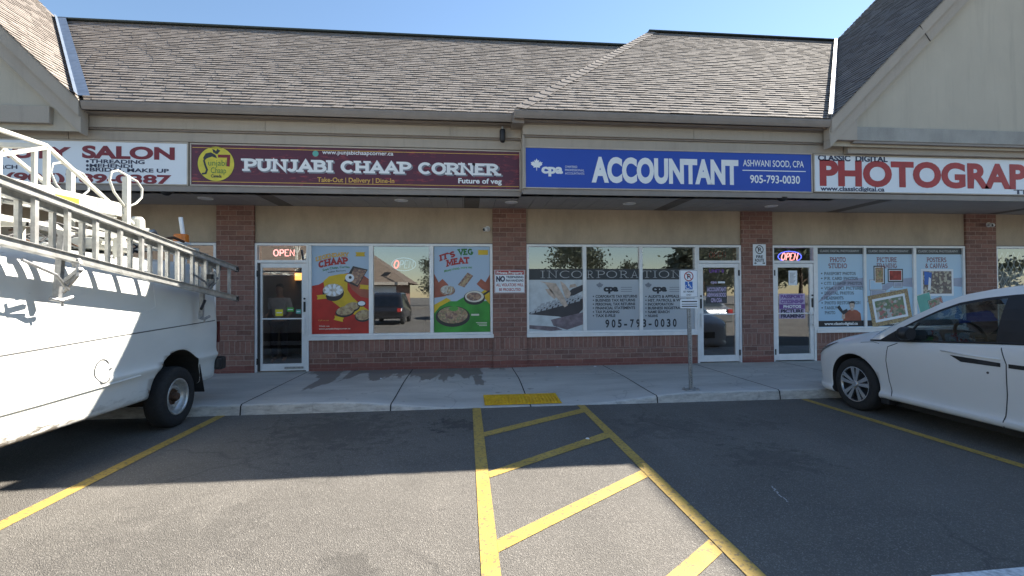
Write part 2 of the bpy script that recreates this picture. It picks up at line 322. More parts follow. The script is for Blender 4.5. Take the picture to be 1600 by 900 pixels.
# ------------------------------------------------------------------ mesh helpers
def rootloc(o):
    v = Vector((0, 0, 0))
    while o is not None: v += o.location; o = o.parent
    return v
class MB:
    def __init__(s): s.v = []; s.f = []; s.m = []; s.uv = {}
    def quad(s, *pts, m=0, uv=None):
        i = len(s.v); s.v += [Vector(p) for p in pts]; s.f.append(tuple(range(i, i+len(pts)))); s.m.append(m)
        if uv: s.uv[len(s.f)-1] = uv
        return s
    def box(s, x0, x1, y0, y1, z0, z1, m=0):
        i = len(s.v)
        s.v += [Vector(p) for p in ((x0,y0,z0),(x1,y0,z0),(x1,y1,z0),(x0,y1,z0),(x0,y0,z1),(x1,y0,z1),(x1,y1,z1),(x0,y1,z1))]
        for f in ((3,2,1,0),(4,5,6,7),(0,1,5,4),(1,2,6,5),(2,3,7,6),(3,0,4,7)): s.f.append(tuple(i+k for k in f)); s.m.append(m)
        return s
    def bar(s, a, b, w, h, up=(0, 0, 1), m=0):
        a, b = Vector(a), Vector(b); d = (b-a).normalized(); up = Vector(up)
        if abs(d.dot(up)) > 0.98: up = Vector((0, 1, 0))
        sx = d.cross(up).normalized(); sz = sx.cross(d).normalized(); i = len(s.v)
        for p in (a, b):
            for (q, r_) in ((-1,-1),(1,-1),(1,1),(-1,1)): s.v.append(p+sx*(q*w/2)+sz*(r_*h/2))
        for f in ((3,2,1,0),(4,5,6,7),(0,1,5,4),(1,2,6,5),(2,3,7,6),(3,0,4,7)): s.f.append(tuple(i+k for k in f)); s.m.append(m)
        return s
    def tube(s, pts, r, n=10, closed=False, m=0):
        pts = [Vector(p) for p in pts]; K = len(pts); rad = r if isinstance(r, (list, tuple)) else [r]*K
        i = len(s.v); prev = None
        for k, p in enumerate(pts):
            if closed: d = (pts[(k+1) % K]-pts[k-1]).normalized()
            else: d = (pts[min(k+1, K-1)]-pts[max(k-1, 0)]).normalized()
            if prev is None: prev = d.cross(Vector((0.31, 0.77, 0.56)) if abs(d.z) > 0.5 else Vector((0, 0, 1))).normalized()
            a = (prev-d*prev.dot(d)).normalized(); prev = a; b = d.cross(a)
            for q in range(n): s.v.append(p+(a*cos(2*pi*q/n)+b*sin(2*pi*q/n))*rad[k])
        for k in range(K if closed else K-1):
            for q in range(n):
                s.f.append((i+k*n+q, i+k*n+(q+1) % n, i+((k+1) % K)*n+(q+1) % n, i+((k+1) % K)*n+q)); s.m.append(m)
        if not closed:
            s.f.append(tuple(i+q for q in range(n))[::-1]); s.m.append(m); s.f.append(tuple(i+(K-1)*n+q for q in range(n))); s.m.append(m)
        return s
    def lathe(s, prof, c, axis='x', n=40, m=0, mats=None):      # prof: (r, offset along axis)
        c = Vector(c); i = len(s.v)
        for (r, h) in prof:
            for q in range(n):
                a = 2*pi*q/n
                o = {'x': (h, r*cos(a), r*sin(a)), 'y': (r*cos(a), h, r*sin(a)), 'z': (r*cos(a), r*sin(a), h)}[axis]
                s.v.append(c+Vector(o))
        for k in range(len(prof)-1):
            for q in range(n):
                s.f.append((i+k*n+q, i+k*n+(q+1) % n, i+(k+1)*n+(q+1) % n, i+(k+1)*n+q)); s.m.append(mats[k] if mats else m)
        return s
    def poly(s, pts, y, m=0):            # pts (x, z) on the plane y, seen from -y
        i = len(s.v); s.v += [Vector((x, y, z)) for x, z in pts]; s.f.append(tuple(range(i, i+len(pts)))); s.m.append(m); return s
    def ell(s, cx, cz, rx, rz, y, rot=0, n=28, m=0):
        return s.poly([(cx+rx*cos(a)*cos(rot)-rz*sin(a)*sin(rot), cz+rx*cos(a)*sin(rot)+rz*sin(a)*cos(rot)) for a in (2*pi*k/n for k in range(n))], y, m)
    def strip(s, pts, t, y, m=0, closed=False):          # flat ribbon along (x, z) points
        P = [Vector((p[0], p[1])) for p in pts]; K = len(P); L = []; Rr = []
        for k in range(K):
            if closed: a = (P[k]-P[k-1]).normalized(); b = (P[(k+1) % K]-P[k]).normalized()
            else: a = (P[k]-P[max(k-1, 0)]); b = (P[min(k+1, K-1)]-P[k]); a = (a if a.length > 1e-9 else b).normalized(); b = (b if b.length > 1e-9 else a).normalized()
            d = (a+b); d = (d if d.length > 1e-6 else a).normalized(); nrm = Vector((-d.y, d.x)); w = t/2/max(0.5, d.dot(a))
            L.append(P[k]+nrm*w); Rr.append(P[k]-nrm*w)
        for k in range(K if closed else K-1):
            j = (k+1) % K
            s.quad((L[k].x, y, L[k].y), (Rr[k].x, y, Rr[k].y), (Rr[j].x, y, Rr[j].y), (L[j].x, y, L[j].y), m=m)
        return s
    def build(s, name, mat, parent=None, smooth=False, bevel=0.0, sub=0, origin=None):
        o0 = rootloc(parent) if parent is not None else Vector(origin or (0, 0, 0))
        me = bpy.data.meshes.new(name); me.from_pydata([tuple(v-o0) for v in s.v], [], s.f)
        for mm in (mat if isinstance(mat, (list, tuple)) else [mat]): me.materials.append(mm)
        for p, k in zip(me.polygons, s.m): p.material_index = k; p.use_smooth = smooth
        if s.uv:
            L = me.uv_layers.new(name='UVMap')
            for fi, uvs in s.uv.items():
                for li, u in zip(me.polygons[fi].loop_indices, uvs): L.data[li].uv = u
        me.update()
        o = bpy.data.objects.new(name, me); COL.objects.link(o)
        if parent is not None: o.parent = parent
        else: o.location = o0
        if sub:
            md = o.modifiers.new('s', 'SUBSURF'); md.levels = sub; md.render_levels = sub
        if bevel:
            md = o.modifiers.new('b', 'BEVEL'); md.width = bevel; md.segments = 2; md.limit_method = 'ANGLE'; md.angle_limit = R(40)
        return o
def realize(o):
    dg = bpy.context.evaluated_depsgraph_get(); dg.update()
    me = bpy.data.meshes.new_from_object(o.evaluated_get(dg)); o.modifiers.clear(); o.data = me; return o
def recalc(o):
    bm = bmesh.new(); bm.from_mesh(o.data); bmesh.ops.remove_doubles(bm, verts=bm.verts, dist=1e-5)
    bmesh.ops.recalc_face_normals(bm, faces=bm.faces); bm.to_mesh(o.data); bm.free(); o.data.update(); return o
def tag(o, label=None, cat=None, group=None, kind=None):
    for k, v in (('label', label), ('category', cat), ('group', group), ('kind', kind)):
        if v: o[k] = v
    return o
def thing(name, label, cat, loc, group=None):
    o = bpy.data.objects.new(name, None); COL.objects.link(o); o.location = loc; o.empty_display_size = 0.1
    return tag(o, label, cat, group)
def struct(o): o['kind'] = 'structure'; return o
def dup_tree(o, loc, label=None):
    r = o.copy(); COL.objects.link(r); r.location = loc
    if label: r['label'] = label
    for ch in list(o.children):
        c = ch.copy(); COL.objects.link(c); c.parent = r
        for g in list(ch.children):
            d = g.copy(); COL.objects.link(d); d.parent = c
    return r

# ---- lettering: built-in sans, or a stroke alphabet with slab serifs
_mcache = {}
def sans(sx, bold=0.0):
    key = (sx, bold)
    if key in _mcache: return _mcache[key]
    c = bpy.data.curves.new('t', 'FONT'); c.body = sx; c.size = 1; c.offset = bold; c.resolution_u = 5; c.fill_mode = 'FRONT'
    o = bpy.data.objects.new('t', c); COL.objects.link(o)
    dg = bpy.context.evaluated_depsgraph_get(); dg.update()
    me = bpy.data.meshes.new_from_object(o.evaluated_get(dg))
    V = [(v.co.x, v.co.y) for v in me.vertices]; Fc = [tuple(p.vertices) for p in me.polygons]
    bpy.data.objects.remove(o); bpy.data.meshes.remove(me); bpy.data.curves.remove(c)
    _mcache[key] = (V, Fc); return V, Fc
def arc(cx, cy, rx, ry, a0, a1, n=9): return [(cx+rx*cos(R(a0+(a1-a0)*k/n)), cy+ry*sin(R(a0+(a1-a0)*k/n))) for k in range(n+1)]
GL = {
 'A': (.9, [[(.1,0),(.45,1),(.8,0)], [(.24,.34),(.66,.34)]], [(.1,0),(.8,0)]),
 'B': (.8, [[(.15,0),(.15,1)], [(.15,1),(.42,1)]+arc(.42,.77,.23,.23,90,-90)+[(.15,.54)], [(.15,.54),(.46,.54)]+arc(.46,.27,.25,.27,90,-90)+[(.15,0)]], [(.1,0),(.1,1)]),
 'C': (.85, [arc(.45,.5,.35,.5,45,315,16)], []),
 'D': (.9, [[(.15,0),(.15,1)], [(.15,1),(.4,1)]+arc(.4,.5,.38,.5,90,-90,14)+[(.15,0)]], [(.1,0),(.1,1)]),
 'E': (.75, [[(.15,0),(.15,1)], [(.15,1),(.66,1)], [(.15,.52),(.54,.52)], [(.15,0),(.68,0)]], [(.1,0),(.1,1)]),
 'F': (.7, [[(.15,0),(.15,1)], [(.15,1),(.64,1)], [(.15,.5),(.52,.5)]], [(.15,0),(.1,1)]),
 'G': (.9, [arc(.45,.5,.36,.5,45,360,16), [(.5,.44),(.82,.44)]], []),
 'H': (.95, [[(.17,0),(.17,1)], [(.78,0),(.78,1)], [(.17,.5),(.78,.5)]], [(.17,0),(.17,1),(.78,0),(.78,1)]),
 'I': (.45, [[(.22,0),(.22,1)]], [(.22,0),(.22,1)]),
 'J': (.65, [[(.45,1),(.45,.3)]+arc(.25,.28,.2,.28,0,-160,8)], [(.42,1)]),
 'L': (.72, [[(.16,1),(.16,0)], [(.16,0),(.64,0),(.64,.2)]], [(.16,1)]),
 'M': (1.1, [[(.16,0),(.2,1),(.55,.2),(.9,1),(.94,0)]], [(.16,0),(.18,1),(.92,1),(.94,0)]),
 'N': (.95, [[(.17,0),(.17,1),(.78,0),(.78,1)]], [(.17,0),(.12,1),(.78,1)]),
 'O': (.92, [arc(.46,.5,.36,.5,0,360,20)], []),
 'P': (.8, [[(.17,0),(.17,1)], [(.17,1),(.44,1)]+arc(.44,.73,.27,.27,90,-90)+[(.17,.46)]], [(.17,0),(.1,1)]),
 'R': (.88, [[(.17,0),(.17,1)], [(.17,1),(.44,1)]+arc(.44,.74,.26,.26,90,-90)+[(.17,.48)], [(.42,.48),(.76,0)]], [(.17,0),(.1,1),(.78,0)]),
 'S': (.72, [arc(.36,.74,.25,.26,30,270,10)+arc(.36,.25,.26,.25,90,-150,10)], []),
 'T': (.8, [[(.4,0),(.4,1)], [(.08,.8),(.08,1),(.72,1),(.72,.8)]], [(.4,0)]),
 'U': (.9, [[(.17,1),(.17,.32)]+arc(.45,.32,.28,.32,180,360,10)+[(.73,1)]], [(.17,1),(.73,1)]),
 'V': (.88, [[(.1,1),(.44,0),(.78,1)]], [(.1,1),(.78,1)]),
 'X': (.85, [[(.1,0),(.74,1)], [(.1,1),(.74,0)]], [(.1,0),(.74,1),(.1,1),(.74,0)]),
 'Y': (.88, [[(.44,0),(.44,.45),(.1,1)], [(.44,.45),(.78,1)]], [(.44,0),(.1,1),(.78,1)]),
 '&': (.9, [[(.8,0),(.25,.72)]+arc(.4,.8,.17,.2,200,-30,8)+[(.2,.4)]+arc(.36,.24,.24,.24,150,330,8)+[(.75,.4)]], []),
 "'": (.3, [[(.15,1),(.15,.75)]], []), '.': (.3, [[(.15,0),(.15,.12)]], []), '*': (.5, [[(.1,.7),(.4,.7)], [(.25,.55),(.25,.85)]], []),
 '/': (.5, [[(.05,0),(.45,1)]], []), ' ': (.45, [], []),
}
def put(verts, faces, x0, x1, z0, h, y, capu, name, mat, parent, arcfn=None, width=None):
    xs = [v[0] for v in verts]; a, b = min(xs), max(xs); k = (x1-x0)/(b-a)
    g = MB(); g.v = [Vector((x0+(v[0]-a)*k, y-(v[2] if len(v) > 2 else 0), z0+v[1]/capu*h)) for v in verts]
    if arcfn: g.v = [arcfn(p) for p in g.v]
    g.f = list(faces); g.m = [0]*len(faces)
    return g.build(name, mat, parent)
def text(parent, sx, x0, x1, z0, h, y, mat, bold=0.0, name='lettering', arcfn=None):
    V, Fc = sans(sx, bold); return put(V, Fc, x0, x1, z0, h, y, 0.73, name, mat, parent, arcfn)
def slab(parent, sx, x0, x1, z0, h, y, mat, t=0.2, serif=0.36, st=0.16, name='lettering', arcfn=None):
    g = MB(); x = 0.0; d = 0.0
    for ch in sx:
        w, strokes, ser = GL.get(ch, GL[' '])
        for sk in strokes:
            sk2 = [(x+p[0], t/2+p[1]*(1-t)) for p in sk]
            if len(set(sk2)) > 1: d += 0.00015; g.strip(sk2, t, -d)
        for (px, pz) in ser:
            d += 0.00015; zc = st/2 if pz < .5 else 1-st/2
            g.strip([(x+px-serif/2, zc), (x+px+serif/2, zc)], st, -d)
        x += w
        d = d % 0.0009
    V = [(v.x, v.z, -v.y) for v in g.v]
    return put(V, g.f, x0, x1, z0, h, y, 1.0, name, mat, parent, arcfn)
def pxtext(fn, parent, sx, xa, xb, yt, yb, Y, mat, **kw):    # box measured on the sign's own plane
    A = at(xa, yb, Y); B = at(xb, yb, Y); T = at(xa, yt, Y)
    return fn(parent, sx, A.x, B.x, A.z, T.z-A.z, kw.pop('y', Y), mat, **kw)

# ================================================================== GROUND
WY = 9.62; KY = 6.80
g = MB(); g.quad((-250,-250,0),(250,-250,0),(250,250,0),(-250,250,0)); tag(g.build('parking_lot_ground', asphalt), kind='structure')
def swz(x, y):
    a = min(max((x+1.9)/1.9, 0), 1); b = min(max((3.5-x)/1.9, 0), 1)
    r = min(a, b); r = r*r*(3-2*r); q = min(max((8.5-y)/1.65, 0), 1); q = q*q*(3-2*q)
    return 0.14-0.128*r*q
JX = [-26.8+1.95*k for k in range(28)]
g = MB(); xs = sorted(set([round(-28+0.25*k, 3) for k in range(225)]))
ys = [KY+0.03] + [7.0+0.2*k for k in range(15)]
for i in range(len(xs)-1):
    for j in range(len(ys)-1):
        q = [(xs[i],ys[j]),(xs[i+1],ys[j]),(xs[i+1],ys[j+1]),(xs[i],ys[j+1])]; g.quad(*[(x, y, swz(x, y)) for x, y in q])
    x0, x1 = xs[i], xs[i+1]
    za, zb = swz(x0, ys[0]), swz(x1, ys[0])
    g.quad((x0,KY,max(.006,za-.02)),(x1,KY,max(.006,zb-.02)),(x1,KY+.03,zb),(x0,KY+.03,za))
    g.quad((x0,KY-.02,-.02),(x1,KY-.02,-.02),(x1,KY,max(.006,zb-.02)),(x0,KY,max(.006,za-.02)))
sw = g.build('sidewalk', concrete); struct(sw)
g = MB()
for jx in (-9.0, -7.0, -5.0, -3.05, -1.05, .93, 2.82, 4.75, 6.7, 8.6, 10.5, 12.5):
    pts = [(KY-.022, 0.0)]+[(KY-.003, max(.008, swz(jx, ys[0])-.018)), (KY+.03, swz(jx, KY+.03)+.0025)]+[(y, swz(jx, y)+.0025) for y in [7.0+.2*k for k in range(14)]]
    for (ya, za), (yb, zb) in zip(pts, pts[1:]): g.quad((jx-.009,ya,za),(jx+.009,ya,za),(jx+.009,yb,zb),(jx-.009,yb,zb))
struct(g.build('sidewalk_joints', gapm))
def pline(name, pts, mat=ypaint, z=0.005):
    g = MB(); g.quad(*[(x, y, z) for x, y in pts]); return struct(g.build(name, mat))
pline('parking_line', [(-3.35,2.0),(-3.215,2.0),(-3.235,6.78),(-3.35,6.78)])
pline('parking_line', [(.072,-3),(.180,-3),(.209,6.79),(.091,6.79)])
pline('parking_line', [(1.57,-3),(1.685,-3),(1.716,6.78),(1.61,6.78)])
pline('parking_line', [(5.10,-1),(5.22,-1),(5.155,6.74),(5.05,6.74)])
for a, b, c, d in (((.2075,5.59),(.2075,5.41),(1.609,6.36),(1.609,6.565)), ((.2045,4.345),(.2045,4.20),(1.604,5.215),(1.604,5.41)), ((.199,3.14),(.199,2.985),(1.592,4.06),(1.592,4.22)), ((.19,1.88),(.19,1.73),(1.585,2.83),(1.585,2.99)), ((.19,.6),(.19,.45),(1.58,1.5),(1.58,1.66))):
    pline('hatch_line', [a, b, c, d])
wl = M('worn_white_road_paint', (0.62, 0.62, 0.62), 0.8, 0, 0.35, 30)
pline('white_line', [(2.63,2.30),(5.5,2.36),(5.5,2.55),(2.63,2.475)], wl)
g = MB()
for k in range(11):
    y = 3.45+.028*k; x = 2.47+.0055*k+random.uniform(-.012,.012); w_ = random.uniform(.004,.014); g.quad((x,y,.006),(x+w_,y+.003,.006),(x+w_*.8,y+.022,.006),(x-.003,y+.019,.006))
struct(g.build('paint_scuff', wl))
# tactile plate
t = thing('tactile_plate', 'yellow ribbed tactile warning plate set in the dropped kerb', 'tactile plate', (.84, 7.0, .03))
g = MB(); zt = lambda x, y: swz(x, y)+.008
nx, ny = 12, 6; X0, X1, Y0, Y1 = .27, 1.41, 6.87, 7.42
for i in range(nx):
    for j in range(ny):
        q = [(X0+(X1-X0)*a/nx, Y0+(Y1-Y0)*b/ny) for a, b in ((i,j),(i+1,j),(i+1,j+1),(i,j+1))]; g.quad(*[(x, y, zt(x, y)) for x, y in q])
g.build('plate', tactile, t)
g = MB()
for k in range(22):
    x = X0+.03+k*(X1-X0-.06)/21
    g.bar((x, Y0+.03, zt(x, Y0+.03)+.003), (x, Y1-.03, zt(x, Y1-.03)+.003), .022, .012)
g.build('ribs', tactile, t)

# ================================================================== BUILDING
B = thing('plaza_building', 'single storey brick and stucco shopping plaza under grey shingle roofs', 'building', (0, 12, 0))
def part(mb, name, mat, parent=B, **kw): return mb.build(name, mat, parent, **kw)
SZ_ = 3.375; HZ = 2.645
PIL = [(-4.745,-4.055),(.555,1.24),(5.875,6.575),(11.2,11.95),(16.8,17.5),(-10.3,-9.6),(-15.9,-15.2)]
for a, b in PIL: part(MB().box(a, b, WY-.05, WY+.3, .0, SZ_-.002), 'brick_pillar', brick)
BAY = [(-4.055,.555),(1.24,5.875),(6.575,11.2),(11.95,16.8),(-9.6,-4.745),(-15.2,-10.3)]
for a, b in BAY: part(MB().box(a+.001, b-.001, WY, WY+.25, HZ+.02, SZ_-.002), 'stucco_panel', stucco)
for a, b in ((-3.045,.555),(1.24,4.885),(7.58,11.2),(11.95,16.8),(-9.6,-4.745),(-15.2,-10.3)):
    part(MB().box(a+.001, b-.001, WY-.012, WY+.2, .0, .742), 'brick_knee_wall', brick)
# dark strip over the frames
for a, b in BAY: part(MB().box(a+.002, b-.002, WY-.004, WY+.2, HZ-.002, HZ+.018), 'head_flashing', gutterm)
def window(x0, x1, mull, z0=.85, z1=HZ-.004, low=()):
    g = MB(); yf = WY-.03; yb = WY+.07
    g.box(x0, x1, yf, yb, z1-.045, z1); g.box(x0, x1, yf, yb, z0-.03, z0+.012)
    ed = [x0]+[m for ab in mull for m in ab]+[x1]
    posts = [(x0, x0+.05)]+list(mull)+[(x1-.05, x1)]
    for a, b in posts: g.box(a, b, yf+.002, yb, z0+.012, z1-.045)
    f = part(g, 'window', alu, bevel=.004)
    part(MB().box(x0-.005, x1+.012, WY-.06, WY+.05, .744, .818), 'sill', alu, f, bevel=.004)
    cells = list(zip([p[1] for p in posts[:-1]], [p[0] for p in posts[1:]]))
    for ci, (a, b) in enumerate(cells): part(MB().quad((a, WY+.02, z0+.012),(b, WY+.02, z0+.012),(b, WY+.02, z1-.045),(a, WY+.02, z1-.045)), 'pane', pglass if ci in low else sglass, f)
    return f
window(-3.045, .552, [(-1.90,-1.815),(-.705,-.635)], low=(0,2))
window(1.245, 4.885, [(2.42,2.495),(3.625,3.695)])
window(7.58, 11.19, [(8.725,8.78),(9.915,9.985)], low=(0,1,2))
window(11.96, 16.7, [(13.5,13.57),(15.1,15.17)])
window(-9.6, -4.76, [(-8.0,-7.93),(-6.4,-6.33)])
def door(x0, x1, hinge_right, closer=True):
    yf = WY-.03
    g = MB(); zt = 2.26
    g.box(x0, x0+.045, yf, WY+.09, .142, HZ-.004); g.box(x1-.045, x1, yf, WY+.09, .142, HZ-.004)
    g.box(x0+.045, x1-.045, yf+.002, WY+.09, HZ-.05, HZ-.004); g.box(x0+.045, x1-.045, yf+.002, WY+.09, zt, zt+.055)
    f = part(g, 'door_frame', alu, bevel=.004)
    part(MB().quad((x0+.045,WY+.02,zt+.055),(x1-.045,WY+.02,zt+.055),(x1-.045,WY+.02,HZ-.05),(x0+.045,WY+.02,HZ-.05)), 'transom_pane', sglass, f)
    a, b = x0+.05, x1-.05; s = .085; yd = WY-.012
    g = MB(); g.box(a, a+s, yd, yd+.045, .165, zt-.008); g.box(b-s, b, yd, yd+.045, .165, zt-.008)
    g.box(a+s, b-s, yd+.001, yd+.045, .165, .30); g.box(a+s, b-s, yd+.001, yd+.045, zt-.095, zt-.008)
    g.box(a+s, b-s, yd-.012, yd+.03, 1.16, 1.185)
    d = part(g, 'door', alu, bevel=.003)
    part(MB().quad((a+s,yd+.022,.30),(b-s,yd+.022,.30),(b-s,yd+.022,zt-.095),(a+s,yd+.022,zt-.095)), 'pane', sglass, d)
    hx = (a+.03) if hinge_right else (b-.03)
    g = MB(); g.box(hx-.022, hx+.022, yd-.07, yd-.05, .88, 1.2); g.box(hx-.012, hx+.012, yd-.05, yd, .92, .95); g.box(hx-.012, hx+.012, yd-.05, yd, 1.13, 1.16)
    part(g, 'handle', alu, d, bevel=.004)
    part(MB().box(hx-.018, hx+.018, yd-.012, yd-.001, 1.3, 1.5).lathe([(0,-.02),(.018,-.02),(.018,0)], (hx, yd, 1.56), 'y', 12), 'lock', black, d)
    kx = (b+.0) if hinge_right else a
    for z in (.35, 2.05): part(MB().box(kx-.016, kx+.016, yd-.018, yd-.002, z-.06, z+.06), 'hinge', black, d)
    return d
D1 = door(-4.053, -3.047, False); D2 = door(4.887, 5.873, True); D3 = door(6.577, 7.578, False)
part(MB().box(-3.99, -3.955, WY-.032, WY-.008, .16, 2.25), 'door_gap_dark_strip', black)  # black strip put in for the dark gap beside the door
part(MB().box(-3.5, -3.15, WY-.022, WY-.0125, .2, .24), 'kick_plate', steel)
# canopy soffit
g = MB()
def soff(xa, xb, ya):
    x = xa
    ribs = [(-15.1,-14.82),(-11.2,-10.92),(-7.35,-7.05),(-3.62,-3.34),(-.01,.27),(3.95,4.23),(7.85,8.13),(11.75,12.03)]
    while x < xb-1e-6:
        r = [q for q in ribs if q[0] <= x+.001 < q[1]]
        nxt = r[0][1] if r else min([q[0] for q in ribs if q[0] > x+.001]+[x+.30, xb])
        g.box(x+.004, nxt-.004, ya, WY, SZ_, SZ_+.02, m=1 if r else 0); x = nxt
soff(-16, .98, 8.27); soff(.98, 17.5, 8.07)
part(g, 'soffit', [soffitm, soffdark])
part(MB().box(-16, 17.5, 8.3, WY+.3, SZ_+.021, SZ_+.05), 'soffit_backing', gapm)
for px, py, mm in ((321,310,lamp),(627,313,lamp),(799,316,lamp),(983,318,lamp),(1205,322,lamp)):
    p = ground(px, py, SZ_-.004)
    f = part(MB().lathe([(.075,0),(.12,-.012),(.125,0)], (p.x, p.y, SZ_-.002), 'z', 24), 'downlight', alu)
    part(MB().lathe([(0,0),(.075,0)], (p.x, p.y, SZ_-.006), 'z', 20), 'lens', signwhite, f)
# fascia, trims and gutters of the two eaves
def eave(x0, x1, dy, end0, end1):
    yb = 8.25+dy
    part(MB().box(x0, x1, yb+.06, yb+.35, SZ_+.0, 4.6), 'fascia_backing', trimc)
    g = MB()
    g.box(x0, x1, yb+.012, yb+.059, 4.165, 4.325)
    part(g, 'lower_trim', trimc, bevel=.006)
    part(MB().box(x0, x1, yb-.02, yb+.055, 4.326, 4.352), 'fascia_shadow_line', gutterm)  # dark strip put in as the shadow line below the fascia board
    x = x0; k = 0
    g = MB()
    while x < x1-.01:
        nx_ = min(x+3.05, x1); g.box(x+.003, nx_-.003, yb-.055, yb+.03, 4.353, 4.525); x = nx_
    part(g, 'fascia_board', trimc)
    part(MB().box(x0, x1, yb-.19, yb+.05, 4.545, 4.56), 'eave_soffit', gutterm)
    part(MB().box(x0, x1, yb-.075, yb-.002, 4.527, 4.543), 'frieze_trim', gutterm)
    yg = yb-.30
    g = MB(); prof = [(yg+.115,4.575),(yg+.03,4.555),(yg+.012,4.60),(yg,4.655),(yg,4.682),(yg+.012,4.682),(yg+.02,4.66),(yg+.115,4.66)]
    i0 = len(g.v)
    for x in (end0, end1): g.v += [Vector((x, a, b)) for a, b in prof]
    n = len(prof)
    for k in range(n): g.f.append((i0+k, i0+(k+1) % n, i0+n+(k+1) % n, i0+n+k)); g.m.append(0)
    g.f.append(tuple(range(i0, i0+n))); g.f.append(tuple(range(i0+n, i0+2*n))[::-1]); g.m += [0, 0]
    part(g, 'gutter', gutterm)
eave(-6.35, .985, 0.0, -5.95, .80); eave(.99, 6.95, -.2, .82, 6.5)
part(MB().box(.986, 1.02, 8.02, 8.3, 3.43, 4.35), 'return_trim', trimc, bevel=.004)
part(MB().box(-16, 17.5, 8.02, 8.06, SZ_-.02, SZ_-.002), 'canopy_lip', gutterm) if False else None
part(MB().box(-16, .98, 8.262, 8.30, SZ_-.03, 3.437), 'canopy_lip', gutterm); part(MB().box(.99, 17.5, 8.062, 8.10, SZ_-.03, 3.437), 'canopy_lip', gutterm)
part(MB().box(.802, 1.0, 7.86, 8.24, 4.50, 4.675), 'gutter_return', gutterm)
# roofs: overlapping courses of shingles
def courses(name, org, U, S, Nn, L, umin, umax, mat, expo=.127, lift=.018):
    org, U, S, Nn = Vector(org), Vector(U), Vector(S).normalized(), Vector(Nn).normalized()
    g = MB(); n = int(L/expo); rs = random.Random(int(L*1000))
    for k in range(n):
        v0, v1 = k*expo, (k+1)*expo+.01
        a0, b0, a1, b1 = umin(v0), umax(v0), umin(v1), umax(v1)
        if b0-a0 < .01 or b1-a1 < 0: continue
        P = lambda u, v, h: org+U*u+S*v+Nn*h
        kk = k*.127+.004
        u = a0; hi_ = rs.random() < .5
        while u < b0-.001:
            u2 = min(b0, u+rs.uniform(.10,.42)); hi_ = not hi_ if rs.random() < .8 else hi_
            if b0-u2 < .1: u2 = b0
            l_ = lift*(.95 if hi_ else .6)
            f0, f1 = (u-a0)/(b0-a0), (u2-a0)/(b0-a0); t0, t1 = a1+(b1-a1)*f0, a1+(b1-a1)*f1
            g.quad(P(u,v0,l_), P(u2,v0,l_), P(t1,v1,.001), P(t0,v1,.001), uv=[(u,kk),(u2,kk),(t1,kk+.119),(t0,kk+.119)])
            g.quad(P(u,v0,-.004), P(u2,v0,-.004), P(u2,v0,l_), P(u,v0,l_), uv=[(u,kk)]*4)
            u = u2
    return part(g, name, mat)
TM = .88; th = math.atan(TM); SM = (0, cos(th), sin(th)); NM = (0, -sin(th), cos(th))
EL = Vector((0, 7.955, 4.685)); ER = Vector((0, 7.755, 4.695)); G45 = 1.0
LL = 3.65/cos(th); LR = 4.55/cos(th)
courses('shingle_roof', EL, (1,0,0), SM, NM, LL, lambda v: -5.9-v*sin(th)/G45, lambda v: .83+v*sin(th)/.95+.25, shingle)
courses('shingle_roof', ER, (1,0,0), SM, NM, LR, lambda v: .84+v*sin(th)/.95, lambda v: 6.43+v*sin(th)/G45, shingle)
ZL, YRL = 4.685+LL*sin(th), 7.955+LL*cos(th); ZR, YRR = 4.695+LR*sin(th), 7.755+LR*cos(th)
# decks under the shingles and back slopes
g = MB()
g.quad((-5.93,7.98,4.66),(1.0,7.98,4.66),(5.2,YRL,ZL-.02),(-9.2,YRL,ZL-.02)); g.quad((-14,YRL,ZL-.02),(5.2,YRL,ZL-.02),(5.2,17,3.4),(-14,17,3.4))
g.quad((1.0,7.78,4.67),(6.43,7.78,4.67),(10.45,YRR,ZR-.02),(5.1,YRR,ZR-.02)); g.quad((5.1,YRR,ZR-.02),(14,YRR,ZR-.02),(14,17,3.4),(1.0,17,3.4)); g.quad((1.0,7.78,4.67),(5.1,YRR,ZR-.02),(1.0,17,3.4))
part(g, 'roof_deck', gapm)
g = MB(); g.bar((-9.3,YRL,ZL+.005),(5.0,YRL,ZL+.005),.2,.035); g.bar((4.95,YRR,ZR+.005),(11.2,YRR,ZR+.005),.2,.03)
part(g, 'ridge_cap', ridgem)
g = MB(); h0 = Vector((.86,7.76,4.71)); h1 = Vector((5.02,YRR-.02,ZR+.0)); nh = 34; hd = (h1-h0)/nh
n2 = Vector((-sin(math.atan(.95)),0,cos(math.atan(.95))))
for k in range(nh):
    a = h0+hd*k; b = h0+hd*(k+1.25); wv = .16
    r_ = Vector((1,0,0)); s_ = Vector((0,.68,.73))
    up_ = Vector(NM)
    lf = Vector((-.10,.66,.74)).normalized()*wv*.35
    rt = (Vector((.9,0,0))-Vector(SM)*.35).normalized()*wv
    g.quad(a+up_*.016, a+rt+up_*.014, b+rt+up_*.004, b+up_*.005, uv=[(k*.31,.01),(k*.31+.2,.01),(k*.31+.2,.1),(k*.31,.1)])
    g.quad(a+lf+up_*.014, a+up_*.016, b+up_*.005, b+lf+up_*.004, uv=[(k*.31,.01),(k*.31+.2,.01),(k*.31+.2,.1),(k*.31,.1)])
part(g, 'hip_caps', shingle)
